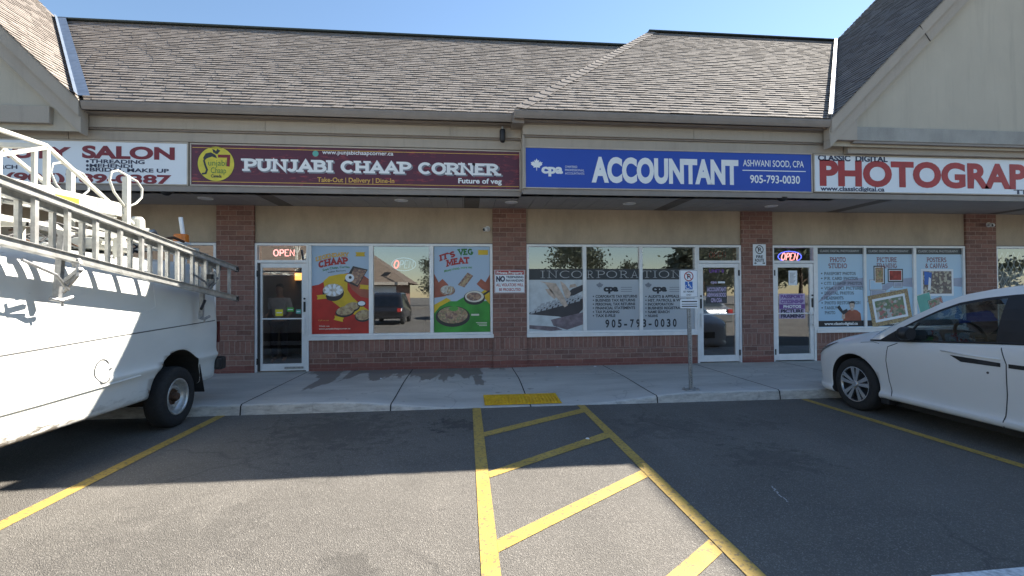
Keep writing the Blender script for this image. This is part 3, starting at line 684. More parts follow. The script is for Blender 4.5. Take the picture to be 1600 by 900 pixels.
# gables
S45 = 2**-.5
LG = 8.6
def vall(v, y0): return min((v*S45)/TM, 0)
courses('gable_roof', (-5.98, 7.93, 4.70), (0,1,0), (-1,0,1), (1,0,1), LG, lambda v: 0, lambda v: min(.02+v*S45/TM, YRL-7.93+.1), shingle)
courses('gable_roof', (6.47, 7.72, 4.72), (0,1,0), (1,0,1), (-1,0,1), LG+2, lambda v: 0, lambda v: min(.02+v*S45/TM, YRR-7.72+.1), shingle_shaded)
AXL, AXR = -5.98-LG*S45, 6.47+(LG+2)*S45
g = MB()
zl, zr = 4.70+LG*S45-.03, 4.72+(LG+2)*S45-.03
g.quad((AXL,7.95,zl),(AXL,YRL,zl),(AXL-9,YRL,zl-9),(AXL-9,7.95,zl-9)); g.quad((-5.98,7.95,4.67),(AXL,7.95,zl),(AXL,YRL,zl),(-5.98-3.2,YRL,7.87))
g.quad((AXR,7.74,zr),(AXR,YRR,zr),(AXR+11,YRR,zr-11),(AXR+11,7.74,zr-11)); g.quad((6.47,7.74,4.69),(AXR,7.74,zr),(AXR,YRR,zr),(6.47+4,YRR,8.69))
part(g, 'gable_deck', gapm)
def valley(a, b, w0, w1, mat, side):
    a, b = Vector(a), Vector(b); up_ = Vector((0, -.45, .6))*.085
    l = Vector((-1,0,1)).normalized() if side < 0 else Vector((-1,0,0)); r_ = Vector((1,0,0)) if side < 0 else Vector((1,0,1)).normalized()
    g = MB(); g.quad(a+l*w0+up_, a+up_, b+up_, b+l*w0+up_); g.quad(a+up_, a+r_*w1+up_, b+r_*w1+up_, b+up_)
    part(g, 'valley_flashing', mat)
valley((-5.93,7.92,4.68), (-5.93-3.2,YRL-.02,ZL-.0), .09, .17, flash1, -1); valley((6.43,7.71,4.70), (6.43+4.0,YRR-.02,ZR), .08, .03, flash2, 1)
def gable(x0, z0, sgn, rise, yw, yr):
    ax = x0+sgn*rise; bx = x0+sgn*2*rise
    off = .30
    tri = [(x0+sgn*.02, z0-.45), (bx-sgn*.02, z0-.45), (bx-sgn*.02, z0-.33), (ax, z0+rise-.12), (x0+sgn*.02, z0-.33)]
    g = MB(); P = [(x, z) for x, z in tri]
    g.v += [Vector((x, yw, z)) for x, z in P]+[Vector((x, yw+.2, z)) for x, z in P]
    n = len(P); g.f += [tuple(range(n)), tuple(range(n, 2*n))[::-1]]; g.m += [0, 0]
    part(g, 'gable_wall', gstucco)
    def board(o0, o1, y0, y1, nm):
        g = MB()
        for s2 in (1, -1):
            X = lambda q: ax-s2*sgn*(rise-q)
            a0, a1 = (X(0), z0), (ax, z0+rise)
            pts = [(a0[0], a0[1]-o0*1.414), (a0[0]+s2*sgn*(0), a0[1]-o1*1.414), (ax, a1[1]-o1*1.414), (ax, a1[1]-o0*1.414)]
            i = len(g.v); g.v += [Vector((x, y0, z)) for x, z in pts]+[Vector((x, y1, z)) for x, z in pts]
            for f in ((0,1,2,3),(7,6,5,4),(0,4,5,1),(1,5,6,2),(2,6,7,3),(3,7,4,0)): g.f.append(tuple(i+k for k in f)); g.m.append(0)
        part(g, nm, trimc)
    board(.0, .175, yr, yw+.05, 'rake_board'); board(.176, .36, yr+.045, yw+.05, 'rake_board')
    return ax
gable(6.47, 4.71, 1, (LG+2)*S45, 7.90, 7.745); gable(-5.98, 4.69, -1, LG*S45, 8.10, 7.955)
g = MB(); g.box(7.0, 22, 7.815, 8.2, 4.345, 4.595); part(g, 'stucco_beam', beamc, bevel=.008)
g = MB(); g.box(6.95, 22, 7.83, 8.3, 4.305, 4.343); part(g, 'beam_soffit', gutterm)
part(MB().box(6.96, 22, 7.97, 8.31, 4.162, 4.304), 'lower_trim', trimc)
g = MB(); g.box(6.95, 22, 8.115, 8.3, SZ_+.06, 4.16); part(g, 'fascia_backing', trimc)
part(MB().quad((6.46,7.80,4.345),(7.0,7.80,4.345),(7.0,7.80,4.72),(6.46,7.80,4.72)).quad((6.46,7.80,4.345),(6.46,8.1,4.345),(7.0,8.1,4.345),(7.0,7.80,4.345)), 'rake_foot', trimc)
g = MB(); g.box(-20, -6.36, 8.315, 8.5, SZ_+.06, 4.6); part(g, 'fascia_backing', trimc)
part(MB().box(-20, -6.45, 8.02, 8.31, 4.335, 4.60), 'stucco_beam', trimc, bevel=.008); part(MB().box(-20, -6.36, 8.262, 8.313, 4.165, 4.325), 'lower_trim', trimc)
g = MB()
for q in (1.75, 5.4): g.bar((6.47+q-.02,7.738,4.71+q-.02),(6.47+q+.24,7.785,4.71+q-.27),.006,.012,up=(0,1,0))
part(g, 'rake_joint', gapm)
# interior rooms
g = MB(); g.quad((-16,WY+.2,.142),(17.5,WY+.2,.142),(17.5,15,.142),(-16,15,.142)); part(g, 'interior_floor', infloor)
g = MB(); g.quad((-16,WY+.2,2.95),(17.5,WY+.2,2.95),(17.5,15,2.95),(-16,15,2.95)); part(g, 'interior_ceiling', inwall)
g = MB(); g.box(-16,17.5,15,15.2,0,4)
for x in (.9, 6.2, 11.55, -4.4, -9.95): g.box(x-.06, x+.06, WY+.32, 14.99, .143, 2.949)
g.box(17.5,17.7,WY+.3,17,0,4); g.box(-16.2,-16,WY+.3,17,0,4)
part(g, 'interior_wall', inwall)
g = MB(); g.box(-2.6,-.2,11.0,11.12,2.90,2.945); part(g, 'ceiling_light', lamp)
g = MB(); g.box(2.0,2.3,10.9,12.1,2.90,2.945); part(g, 'ceiling_light', lamp)
t = thing('menu_board', 'glowing orange menu board inside the dark restaurant doorway', 'menu board', (-4.2, 12.6, 1.9))
MB().box(-5.3, -4.6, 12.6, 12.66, 1.9, 2.2).build('panel', menuglow, t) if False else None
MB().box(-4.34, -4.0, 12.6, 12.66, 2.02, 2.2).build('panel', menuglow, t); MB().box(-4.36, -3.98, 12.661, 12.7, 2.0, 2.22).build('case', black, t)
g = MB().box(-4.3,-1.0,11.6,12.2,.143,1.1); c = g.build('shop_counter', dark, origin=None); tag(c, 'dark serving counter inside the restaurant behind the glass', 'counter')

# ================================================================== SHOP SIGNS
def signbox(x0, x1, z0, z1, yf, face, label, fr=.022):
    t = thing('shop_sign', label, 'shop sign', ((x0+x1)/2, yf+.1, z0))
    MB().box(x0+.012, x1-.012, yf+.012, yf+.055, z0+.012, z1-.012).build('face', face, t)
    g = MB(); g.box(x0, x1, yf, yf+.058, z1-fr, z1); g.box(x0, x1, yf, yf+.058, z0, z0+fr); g.box(x0, x0+fr, yf+.001, yf+.057, z0+fr, z1-fr); g.box(x1-fr, x1, yf+.001, yf+.057, z0+fr, z1-fr)
    g.build('frame', signframe, t, bevel=.004); return t
ys1 = 8.25-.055+.05; YS = 8.245; YT = YS+.0085
s1 = signbox(-9.4, -4.53, 3.44, 4.155, YS, signwhite, 'white beauty salon sign with maroon lettering behind the van ladder')
pxtext(text, s1, 'BEAUTY', -62, 111, 226, 244, YT, maroon, bold=.045); pxtext(text, s1, 'SALON', 128, 273, 227, 246, YT, maroon, bold=.045)
pxtext(text, s1, 'THREADING', 140, 226, 248.5, 254.5, YT, navy, bold=.03); pxtext(text, s1, 'MEHENDI', 140, 207, 255.5, 261, YT, navy, bold=.03); pxtext(text, s1, 'BRIDAL MAKE UP', 140, 264, 261.5, 267.5, YT, navy, bold=.03)
pxtext(text, s1, '(905)789-0387', 8, 268, 269, 283, YT, maroon, bold=.04); pxtext(text, s1, 'ARCH', -12, 27, 257, 263, YT, navy, bold=.03)
g = MB()
for py in (252, 258.5, 264.5): p = at(136.5, py, YT); g.ell(p.x, p.z, .022, .022, YT, n=12)
g.build('bullets', navy, s1)
s2 = signbox(-4.505, .98, 3.44, 4.145, YS, signmar, 'maroon restaurant sign with a round yellow logo and white slab letters')
pxtext(slab, s2, 'PUNJABI CHAAP CORNER', 376.5, 784, 247.5, 267.3, YT, greyink, t=.22, serif=.46, st=.17, name='letter_shadow', y=YT+.002)
for o in (s2.children[-1],): o.location += Vector((.018, 0, -.018))
pxtext(slab, s2, 'PUNJABI CHAAP CORNER', 376.5, 783, 247.5, 267, YT, whiteink, t=.22, serif=.46, st=.17, y=YT-.002)
pxtext(text, s2, 'www.punjabichaapcorner.ca', 503.5, 614.5, 234, 240.5, YT, whiteink, bold=.015); pxtext(text, s2, 'Take-Out | Delivery | Dine-In', 496, 616, 276.5, 284, YT, gold, bold=.012)
pxtext(text, s2, 'Future of veg', 716, 784, 278, 286, YT, whiteink, bold=.03)
g = MB()
for z in (4.075, 3.512): g.strip([(-4.47, z), (.945, z)], .010, YT)
g.build('gold_line', gold, s2)
p = at(493, 240, YT); MB().ell(p.x, p.z, .05, .05, YT).build('globe_mark', teal, s2)
g = MB(); c = at(337.5, 256, YT); cx, cz = c.x, c.z
g.ell(cx, cz, .292, .292, YT+.002, n=48, m=1); g.ell(cx, cz, .285, .285, YT, n=48, m=0)
E_ = YT-.0012
# turban, moustache curl and red crossbars of the logo
g.poly([(cx-.20,cz+.10),(cx-.16,cz+.17),(cx-.08,cz+.19),(cx-.01,cz+.15),(cx+.02,cz+.09),(cx-.06,cz+.12),(cx-.14,cz+.09),(cx-.19,cz+.04)], E_, 2)
g.poly([(cx-.04,cz+.18),(cx-.06,cz+.25),(cx-.02,cz+.23),(cx+.02,cz+.18)], E_-.0004, 2); g.poly([(cx-.02,cz+.17),(cx+.02,cz+.25),(cx+.07,cz+.22),(cx+.02,cz+.16)], E_-.0008, 2)
g.strip([(cx-.19,cz+.06),(cx-.17,cz-.02),(cx-.14,cz-.10),(cx-.16,cz-.16),(cx-.22,cz-.17)], .03, E_-.0002, 2)
g.strip([(cx+.03,cz+.13),(cx+.20,cz+.13),(cx+.19,cz-.04)], .05, E_-.0002, 3)
g.build('logo', [yellow, black, darkink, maroon], s2)
text(s2, 'unjabi', cx-.12, cx+.165, cz-.03, .10, E_-.001, green, 0); text(s2, 'Chaap', cx-.08, cx+.16, cz-.155, .10, E_-.001, green, 0); text(s2, 'Canada', cx-.075, cx+.09, cz-.225, .05, E_-.001, darkink, .03)
YS2 = 8.045; YT2 = YS2+.0085
s3 = signbox(1.02, 6.325, 3.44, 4.165, YS2, signblue, 'blue sign with the white word accountant and a maple leaf mark')
pxtext(text, s3, 'ACCOUNTANT', 924.5, 1154, 245, 282.5, YT2, whiteink, bold=.05)
pxtext(text, s3, 'ASHWANI SOOD, CPA', 1161, 1256, 249, 259.5, YT2, whiteink, bold=.012); pxtext(text, s3, '905-793-0030', 1172, 1250, 273, 285.5, YT2, whiteink, bold=.02)
pxtext(text, s3, 'cpa', 846, 879.5, 256, 270, YT2, whiteink, bold=.05)
for k, w_ in enumerate(('CHARTERED', 'PROFESSIONAL', 'ACCOUNTANTS')): pxtext(text, s3, w_, 883, 902+6*(k > 0)+5*(k > 0), 258.5+5.2*k, 262+5.2*k, YT2, whiteink)
p = at(1160, 266, YT2); q = at(1259, 266, YT2); g = MB(); g.strip([(p.x, p.z), (q.x, p.z)], .016, YT2)
def leaf(g, cx, cz, s, y, m=0):
    P = [(0,1),(.18,.62),(.42,.75),(.34,.3),(.62,.55),(.7,.35),(1,.38),(.85,.1),(.95,0),(.5,-.35),(.55,-.55),(.06,-.45),(.04,-1)]
    P = P+[(-x, z) for x, z in P[::-1]]
    for a, b in zip(P, P[1:]+P[:1]): g.quad((cx, y, cz), (cx+a[0]*s, y, cz+a[1]*s), (cx+b[0]*s, y, cz+b[1]*s), m=m)
p = at(838.5, 257, YT2); leaf(g, p.x, p.z, .105, YT2); g.build('leaf_mark', whiteink, s3)
s4 = signbox(6.35, 12.3, 3.455, 4.155, YS2, signwhite, 'white photography shop sign with large red capital letters')
pxtext(text, s4, 'CLASSIC  DIGITAL', 1278, 1387, 241.5, 250.5, YT2, navy, bold=.04)
A = at(1281, 288, YT2); text(s4, 'PHOTOGRAPHY', A.x, 11.72, A.z, .455, YT2, redink, .045)
pxtext(text, s4, 'www.classicdigital.ca', 1282, 1382, 290.5, 297.5, YT2, navy, bold=.03); A = at(1584, 303, YT2); text(s4, 'TEL: 905', A.x, A.x+1.1, A.z, .085, YT2, navy, .03)
s5 = signbox(12.34, 17.4, 3.455, 4.155, YS2, signwhite, 'plain white sign box past the photography sign')

# ================================================================== POSTERS AND WINDOW GRAPHICS (on the glass)
YP = WY+.012
def poster(x0, x1, z0, z1, back, label, name='window_poster', cat='poster', group=None):
    t = thing(name, label, cat, ((x0+x1)/2, YP, z0), group)
    MB().quad((x0,YP,z0),(x1,YP,z0),(x1,YP,z1),(x0,YP,z1)).build('backing', back, t); return t
def uv(x0, x1, z0, z1):
    return lambda u, v: (x0+u*(x1-x0), z0+v*(z1-z0))
sky_refl = mat_gradient('poster_sky_reflection', (0.48, 0.56, 0.66), (0.40, 0.55, 0.72), 1.4, 2.6); pred = M('poster_red', (0.50, 0.035, 0.025), 0.5, 0, 0.25, 2.5); pyel = M('poster_yellow', (0.70, 0.47, 0.03), 0.5, 0, 0.15, 3); pgreen = M('poster_green', (0.05, 0.30, 0.045), 0.5, 0, 0.3, 2.5)  # first one: blue sky reflection painted into the poster backing
prust = M('poster_rust', (0.34, 0.10, 0.06), 0.5, 0, 0.3, 4); bowl = M('bowl_black', (0.03, 0.03, 0.035), 0.4); momo = mat_speckle('dumpling_food', [(0.65,0.62,0.54),(0.45,0.41,0.35),(0.75,0.73,0.66)], 26); meat = mat_speckle('grilled_food', [(0.25,0.09,0.04),(0.40,0.17,0.08),(0.15,0.05,0.03),(0.5,0.28,0.14)], 30)
noodle = mat_speckle('noodle_food', [(0.42,0.24,0.08),(0.52,0.34,0.14),(0.28,0.10,0.04),(0.2,0.22,0.05)], 34); naan = mat_speckle('flatbread_food', [(0.50,0.33,0.12),(0.58,0.42,0.2),(0.34,0.18,0.06)], 24)
cream = M('cream_ink', (0.75, 0.70, 0.60), 0.5)
x0, x1, z0, z1 = -2.995, -1.905, .865, 2.597; U = uv(x0, x1, z0, z1)
P1 = poster(x0, x1, z0, z1, sky_refl, 'red and yellow restaurant poster with dumplings and flatbreads beside the door')
g = MB(); y = YP-.0015; W_ = x1-x0
g.poly([U(0,0),U(1,0),U(1,.62),U(.9,.665),U(.8,.68),U(.62,.69),U(.42,.665),U(.25,.61),U(.12,.56),U(0,.545)], y, 0)
g.poly([U(.30,.655),U(.5,.68),U(.66,.685),U(.62,.6),U(.62,.5),U(.7,.42),U(.85,.33),U(1,.26),U(1,.16),U(.8,.20),U(.55,.27),U(.35,.37),U(.22,.5),U(.2,.6)], y-.0008, 1)
g.poly([U(.62,.69),U(.8,.68),U(1,.62),U(1,.40),U(.85,.42),U(.7,.5),U(.62,.6)], y-.0012, 2)
a = U(.37,.49); g.ell(a[0], a[1]-.04, .205, .165, y-.002, n=32, m=3); g.ell(a[0], a[1]+.01, .195, .125, y-.0025, n=32, m=4)
for k in range(9):
    an = 2*pi*k/9; g.ell(a[0]+.125*cos(an), a[1]+.012+.075*sin(an), .05, .028, y-.003-.0001*k, rot=an, n=14, m=5)
g.poly([U(.56,.60),U(.72,.77),U(.98,.73),U(.80,.53)], y-.0027, 3); g.poly([U(.64,.61),U(.74,.75),U(.96,.72),U(.80,.55)], y-.0032, 6)
a = U(.66,.635); g.ell(a[0], a[1], .085, .08, y-.0036, n=20, m=5); g.ell(a[0]+.01, a[1]+.01, .03, .03, y-.004, n=14, m=3)
for (u, v, rx, rz) in ((.58,.26,.17,.09),(.70,.31,.14,.08),(.90,.21,.15,.10)):
    a = U(u, v); g.ell(a[0], a[1]-.02, rx*1.1, rz*1.15, y-.0042, rot=.15, m=3); g.ell(a[0], a[1], rx, rz, y-.0047-.0003*u, rot=.15, m=7)
a = U(.87,.34); g.ell(a[0], a[1], .085, .06, y-.0056, m=3); g.ell(a[0], a[1]+.006, .07, .045, y-.006, m=5)
for (u, v, r_) in ((.17,.42,.1),(.47,.17,-.25),(.92,.53,-.1),(.85,.905,.0)):
    a = U(u, v); L_, H_ = .095, .042
    g.poly([(a[0]+sx*L_*cos(r_)-sz*H_*sin(r_), a[1]+sx*L_*sin(r_)+sz*H_*cos(r_)) for sx, sz in ((-1,-1),(1,-1),(.8,0),(1,1),(-1,1),(-.8,0))], y-.0064, 1)
P1a = g.build('artwork', [pred, pyel, prust, bowl, momo, signwhite, meat, naan], P1)
def fan(cx, cz, rr): return lambda p: Vector((cx+(p.x-cx)*cos(.12)-(p.z-cz)*sin(.12)*.6, p.y, cz+(p.x-cx)*.16+(p.z-cz)-((p.x-cx)**2)*.35))
a = U(.36,.81); slab(P1, 'LEGENDARY', a[0]-.32, a[0]+.33, a[1]+.10, .085, y-.003, gold, t=.24, serif=.42, st=.2, arcfn=fan(*a, 1))
slab(P1, 'CHAAP', a[0]-.27, a[0]+.30, a[1]-.05, .14, y-.003, redink, t=.26, serif=.5, st=.2, arcfn=fan(*a, 1))
text(P1, 'Soya Chaap, Curries', a[0]-.2, a[0]+.32, a[1]-.125, .045, y-.003, green, .02, arcfn=fan(*a, 1)); text(P1, 'Indian flavours', a[0]-.1, a[0]+.24, a[1]-.19, .03, y-.003, darkink, .01, arcfn=fan(*a, 1))
a = U(.11,.13); text(P1, 'Call us on', a[0], a[0]+.2, a[1]+.03, .028, y-.002, gold, .01); text(P1, '(905) 793-0000', a[0], a[0]+.29, a[1]-.03, .03, y-.002, gold, .02) if False else None
a = U(.12,.05); text(P1, 'www.punjabichaapcorner.ca', a[0], a[0]+.6, a[1], .032, y-.002, cream, .02); text(P1, 'Visit us', a[0], a[0]+.2, a[1]+.055, .028, y-.002, cream, .02)
x0, x1, z0, z1 = -.625, .495, .865, 2.597; U = uv(x0, x1, z0, z1)
P2 = poster(x0, x1, z0, z1, sky_refl, 'green and rust veg meat poster with plates of noodles beside the brick pillar')
g = MB()
g.poly([U(0,0),U(1,0),U(1,.36),U(.85,.36),U(.62,.44),U(.4,.36),U(.2,.36),U(.0,.24)], y, 0)
g.poly([U(0,.32),U(.22,.40),U(.3,.37),U(.1,.30),U(0,.22)], y-.0007, 1); g.poly([U(0,.68),U(.08,.58),U(.15,.62),U(.24,.56),U(.34,.46),U(.2,.42),U(0,.40)], y-.001, 2); g.poly([U(1,.67),U(.92,.58),U(.84,.62),U(.76,.56),U(.86,.5),U(1,.46)], y-.001, 2); g.poly([U(1,.46),U(.9,.49),U(.82,.45),U(1,.32)], y-.0013, 1)
g.poly([U(.42,.55),U(.60,.695),U(.70,.655),U(.54,.52)], y-.002, 3); g.poly([U(.46,.55),U(.62,.67),U(.66,.65),U(.52,.54)], y-.0024, 5)
a = U(.24,.49); g.ell(a[0], a[1]-.01, .15, .10, y-.002, m=3); g.ell(a[0]-.01, a[1]+.01, .13, .085, y-.0025, m=6)
for k in range(3): g.poly([(a[0]-.02+.05*k, a[1]-.05), (a[0]+.01+.05*k, a[1]-.05), (a[0]+.04+.04*k, a[1]+.07), (a[0]+.02+.04*k, a[1]+.07)], y-.003, 5)
a = U(.72,.41); g.ell(a[0], a[1]-.02, .215, .145, y-.003, m=7); g.ell(a[0], a[1]+.005, .19, .115, y-.0034, m=4); g.ell(a[0]-.01, a[1]+.005, .15, .085, y-.0038, m=3); g.poly([(a[0]+.17,a[1]+.06),(a[0]+.31,a[1]+.14),(a[0]+.31,a[1]+.10),(a[0]+.19,a[1]+.02)], y-.0036, 7)
a = U(.33,.20); g.ell(a[0], a[1]-.03, .345, .21, y-.004, n=40, m=7); g.ell(a[0], a[1], .30, .17, y-.0044, n=40, m=8); g.ell(a[0]-.02, a[1]-.01, .12, .07, y-.0048, m=3); g.ell(a[0]+.02, a[1]+.13, .09, .05, y-.0052, m=9)
a = U(.88,.93); g.poly([(a[0]-.1,a[1]-.05),(a[0]+.1,a[1]-.05),(a[0]+.1,a[1]+.05),(a[0]-.1,a[1]+.05)], y-.002, 1)
g.build('artwork', [pgreen, pyel, prust, meat, cream, naan, momo, bowl, noodle, ltgreen], P2)
a = U(.40,.86)
slab(P2, "IT'S", a[0]-.34, a[0]-.02, a[1]+.03, .125, y-.002, redink, t=.26, serif=.46, st=.18, arcfn=fan(*a, 1)); slab(P2, 'VEG', a[0]+.03, a[0]+.35, a[1]+.05, .13, y-.002, green, t=.26, serif=.46, st=.18, arcfn=fan(*a, 1)); slab(P2, 'MEAT', a[0]-.22, a[0]+.26, a[1]-.125, .135, y-.002, redink, t=.26, serif=.46, st=.18, arcfn=fan(*a, 1))
text(P2, 'Meaty chaap, more veg', a[0]-.26, a[0]+.30, a[1]-.22, .05, y-.002, ltgreen, .01, arcfn=fan(*a, 1))
a = U(.66,.19); text(P2, 'Biryani', a[0], a[0]+.16, a[1], .04, y-.002, cream, .03) if False else MB().box(a[0], a[0]+.16, y-.002, y-.001, a[1], a[1]+.035).build('caption_bar', cream, P2)
a = U(.8,.07); g = MB()
for k in range(3): g.box(a[0]-.03*k, a[0]+.16, y-.002, y-.001, a[1]+.03*k, a[1]+.012+.03*k)
g.build('caption_lines', cream, P2)
# accountant films (on the outer face of the glass)
YP = WY+.012
film = mat_gradient('frosted_vinyl', (0.42, 0.45, 0.49), (0.50, 0.54, 0.58), .8, 1.9, .1); band = M('charcoal_vinyl', (0.045, 0.05, 0.055), 0.5)
cells = [(1.295,2.42),(2.495,3.625),(3.695,4.835)]
FG = 'vinyl films across the accountant windows'
films = []
for (a, b), lab in zip(cells, ('vinyl window film picturing a hand typing on a keyboard', 'vinyl window film listing tax returns and financial statements', 'vinyl window film listing audits payroll and name search behind the permit sign')):
    t = poster(a, b, .862, 1.915, film, lab, 'window_film', 'window film', FG); films.append(t)
    MB().quad((a,YP,1.916),(b,YP,1.916),(b,YP,2.14),(a,YP,2.14)).build('title_band', band, t)
INC = 'INCORPORATION'
def clipset(word, px0, px1, yt, yb):
    A = at(px0, yb, YP); Bx = at(px1, yb, YP).x; T = at(px0, yt, YP).z; tot = sum(GL[c][0] for c in word); x = A.x; k = (Bx-A.x)/tot
    for ch in word:
        w = GL[ch][0]*k; m_ = x+w/2
        i = 0 if m_ < 2.455 else 1 if m_ < 3.66 else 2
        lo, hi = cells[i]
        slab(films[i], ch, max(x+.07*k, lo+.01), min(x+w-.05*k, hi-.005), A.z, T-A.z, YP-.002, greyl, t=.075, serif=.34, st=.05, name='title_letter')
        x += w
greyl = M('silver_ink', (0.42, 0.43, 0.44), 0.5)
clipset(INC, 843, 1066, 423, 434.5)
g = MB(); U = uv(1.295, 2.42, .862, 1.915); y = YP-.0015
skin_ = M('poster_hand_tan', (0.55, 0.44, 0.36), 0.6, 0, 0.25, 14); keyg = M('poster_key_grey', (0.40, 0.42, 0.45), 0.6); keyd = M('poster_key_dark', (0.06, 0.055, 0.06), 0.6); plum = M('poster_plum', (0.20, 0.16, 0.18), 0.6, 0, 0.4, 8); pale = M('poster_pale', (0.56, 0.60, 0.62), 0.6, 0, 0.15, 5)
g.poly([U(0,0),U(1,0),U(1,1),U(0,1)], y, 4)
g.poly([U(0,.36),U(.7,.62),U(1,.66),U(1,.42),U(.8,.2),U(.55,.28),U(0,.33)], y-.0006, 2)
for r_ in range(4):
    for c_ in range(9):
        u0 = .02+c_*.105+.06*r_; v0 = .335+.06*r_+c_*.028-.008*r_
        if u0 > .93: continue
        g.poly([U(u0,v0),U(u0+.08,v0+.018),U(u0+.095,v0+.062),U(u0+.02,v0+.045)], y-.0012-.0001*r_, 1)
g.poly([U(.4,.22),U(.75,.30),U(1,.36),U(1,.12),U(.7,.02),U(.45,.1)], y-.0016, 3); g.poly([U(0,.12),U(.5,.08),U(.62,.02),U(.4,0),U(0,.05)], y-.0018, 3); g.poly([U(.7,.62),U(1,.78),U(1,.9),U(.8,.82),U(.68,.7)], y-.0014, 2)
for pts in ([(.2,.97),(.5,.93),(.62,.72),(.72,.50),(.66,.46),(.58,.55),(.48,.86)], [(.3,.93),(.40,.78),(.55,.6),(.58,.63),(.48,.86)], [(.30,.82),(.36,.72),(.47,.62),(.5,.66),(.40,.82)], [(.58,.98),(.68,.9),(.78,.74),(.75,.64),(.68,.64),(.62,.82)], [(.75,.84),(.9,.86),(.86,.92),(.76,.9)]):
    g.poly([U(*q) for q in pts], y-.0025-.0003*len(pts), 0)
g.build('artwork', [skin_, keyg, keyd, plum, pale], films[0])
for i, (px, items) in enumerate(((926, ['CORPORATE TAX RETURNS','BUSINESS TAX RETURNS','PERSONAL TAX RETURNS','FINANCIAL STATEMENTS','TAX PLANNING','TAX E-FILE']), (1008, ['AUDITS & APPEALS','HST, PAYROLL & WSIB','INCORPORATION','BUSINESS REGISTRATION','NAME SEARCH','NUANS']))):
    t = films[1+i]
    for k, w_ in enumerate(items):
        A = at(px+4.5, 465.2+6.05*k, YP); text(t, w_, A.x, A.x+.0425*len(w_), A.z, .056, YP-.0015, darkink, .035)
        MB().ell(A.x-.045, A.z+.028, .014, .014, YP-.0015, n=10).build('bullet', darkink, t)
    c = (943, 1019)[i]; pxtext(text, t, 'cpa', c, c+23, 445.5, 455, YP, darkink, y=YP-.0015, bold=.06)
    g = MB(); p = at(c-6, 446, YP); leaf(g, p.x, p.z, .075, YP-.0015)
    for k in range(3): q = at(c+27, 449+3.2*k, YP); g.box(q.x, q.x+.24, YP-.0016, YP-.0014, q.z-.006, q.z+.006)
    g.build('leaf_mark', greyink, t)
A = at(946, 511.5, YP); B2 = at(1057, 511.5, YP); L_ = '905-793-0030'; st_ = (B2.x-A.x)/11.6
for k, ch in enumerate(L_):
    xx = A.x+k*st_; t = films[1] if xx < 3.62 else films[2]
    text(t, ch, xx, xx+st_*(.62 if ch != '-' else .5), A.z, .165, YP-.0015, darkink, .03, name='phone_digit')
# photo shop posters
pph = mat_gradient('photo_poster_blue', (0.42, 0.62, 0.80), (0.52, 0.70, 0.85), .9, 2.4); hband = M('poster_head_black', (0.04, 0.05, 0.055), 0.4); foot = M('poster_foot_navy', (0.012, 0.014, 0.022), 0.4)
swoosh = M('poster_swoosh', (0.36, 0.40, 0.52), 0.5); gilt = mat_speckle('gilt_frame', [(0.36,0.22,0.05),(0.52,0.36,0.10),(0.22,0.12,0.03)], 40); family = mat_speckle('picture_family', [(0.10,0.20,0.06),(0.55,0.55,0.55),(0.45,0.10,0.08),(0.35,0.30,0.2),(0.08,0.16,0.07)], 18)
party = mat_speckle('picture_party', [(0.10,0.05,0.04),(0.05,0.03,0.03),(0.55,0.50,0.36),(0.14,0.08,0.06)], 22); redpic = M('picture_red', (0.35, 0.04, 0.03), 0.5, 0, 0.4, 10)
PCELL = [(7.632,8.722),(8.783,9.912),(9.988,11.138)]
heads = [('PHOTO','STUDIO'),('PICTURE','FRAMING'),('POSTERS','& CANVAS')]
labs = ['photo studio poster listing passport photos with a man holding a camera', 'picture framing poster with a tilted gilt frame', 'posters and canvas poster half hidden by the minivan roof']
PP = []
for (a, b), hd_, lab in zip(PCELL, heads, labs):
    t = poster(a, b, .862, 2.597, pph, lab, 'window_poster', 'poster', 'posters in the photo shop windows'); PP.append(t)
    MB().box(a, b, YP-.002, YP-.001, 2.46, 2.597).build('title_band', hband, t); MB().box(a, b, YP-.002, YP-.001, .872, 1.0).build('footer_band', foot, t)
    text(t, 'CLASSIC DIGITAL PHOTOGRAPHY', a+.08, b-.08, 2.505, .05, YP-.003, greyl, .02)
    c = (a+b)/2-.05
    for k, w_ in enumerate(hd_): slab(t, w_, c-.028*len(w_)-.05, c+.028*len(w_)+.05, 2.285-.135*k, .105, YP-.0015, maroon, t=.15, serif=.34, st=.08)
    g = MB(); U = uv(a, b, .862, 2.597); g.poly([U(0,.30),U(.25,.48),U(.6,.60),U(1,.62),U(1,.50),U(.6,.52),U(.3,.40)], YP-.0008); g.build('swoosh', swoosh, t)
a, b = PCELL[0]
for k, w_ in enumerate(['PASSPORT PHOTOS','P.R. CARD PHOTOS','CITIZENSHIP PHOTOS','VISA / OCI PICTURES','DIGITAL PHOTOS','HEADSHOTS','PHOTO RESTORATION','FAMILY','PHOTO']):
    slab(PP[0], w_, a+.17, a+.17+.050*len(w_), 2.0-.107*k, .066, YP-.0015, darkink, t=.15, serif=.3, st=.09)
g = MB(); 
for k in range(8): g.strip([(a+.10,2.035-.107*k),(a+.13,2.035-.107*k)], .024, YP-.0015)
g.build('bullets', darkink, PP[0])
text(PP[0], 'www.classicdigital.ca', a+.16, b-.14, .91, .06, YP-.003, whiteink, .03); text(PP[1], 'info@classicdigital.ca', PCELL[1][0]+.16, PCELL[1][1]-.14, .91, .06, YP-.003, whiteink, .03)
g = MB(); cx, y = 8.45, YP-.003            # man with a camera, printed on the poster
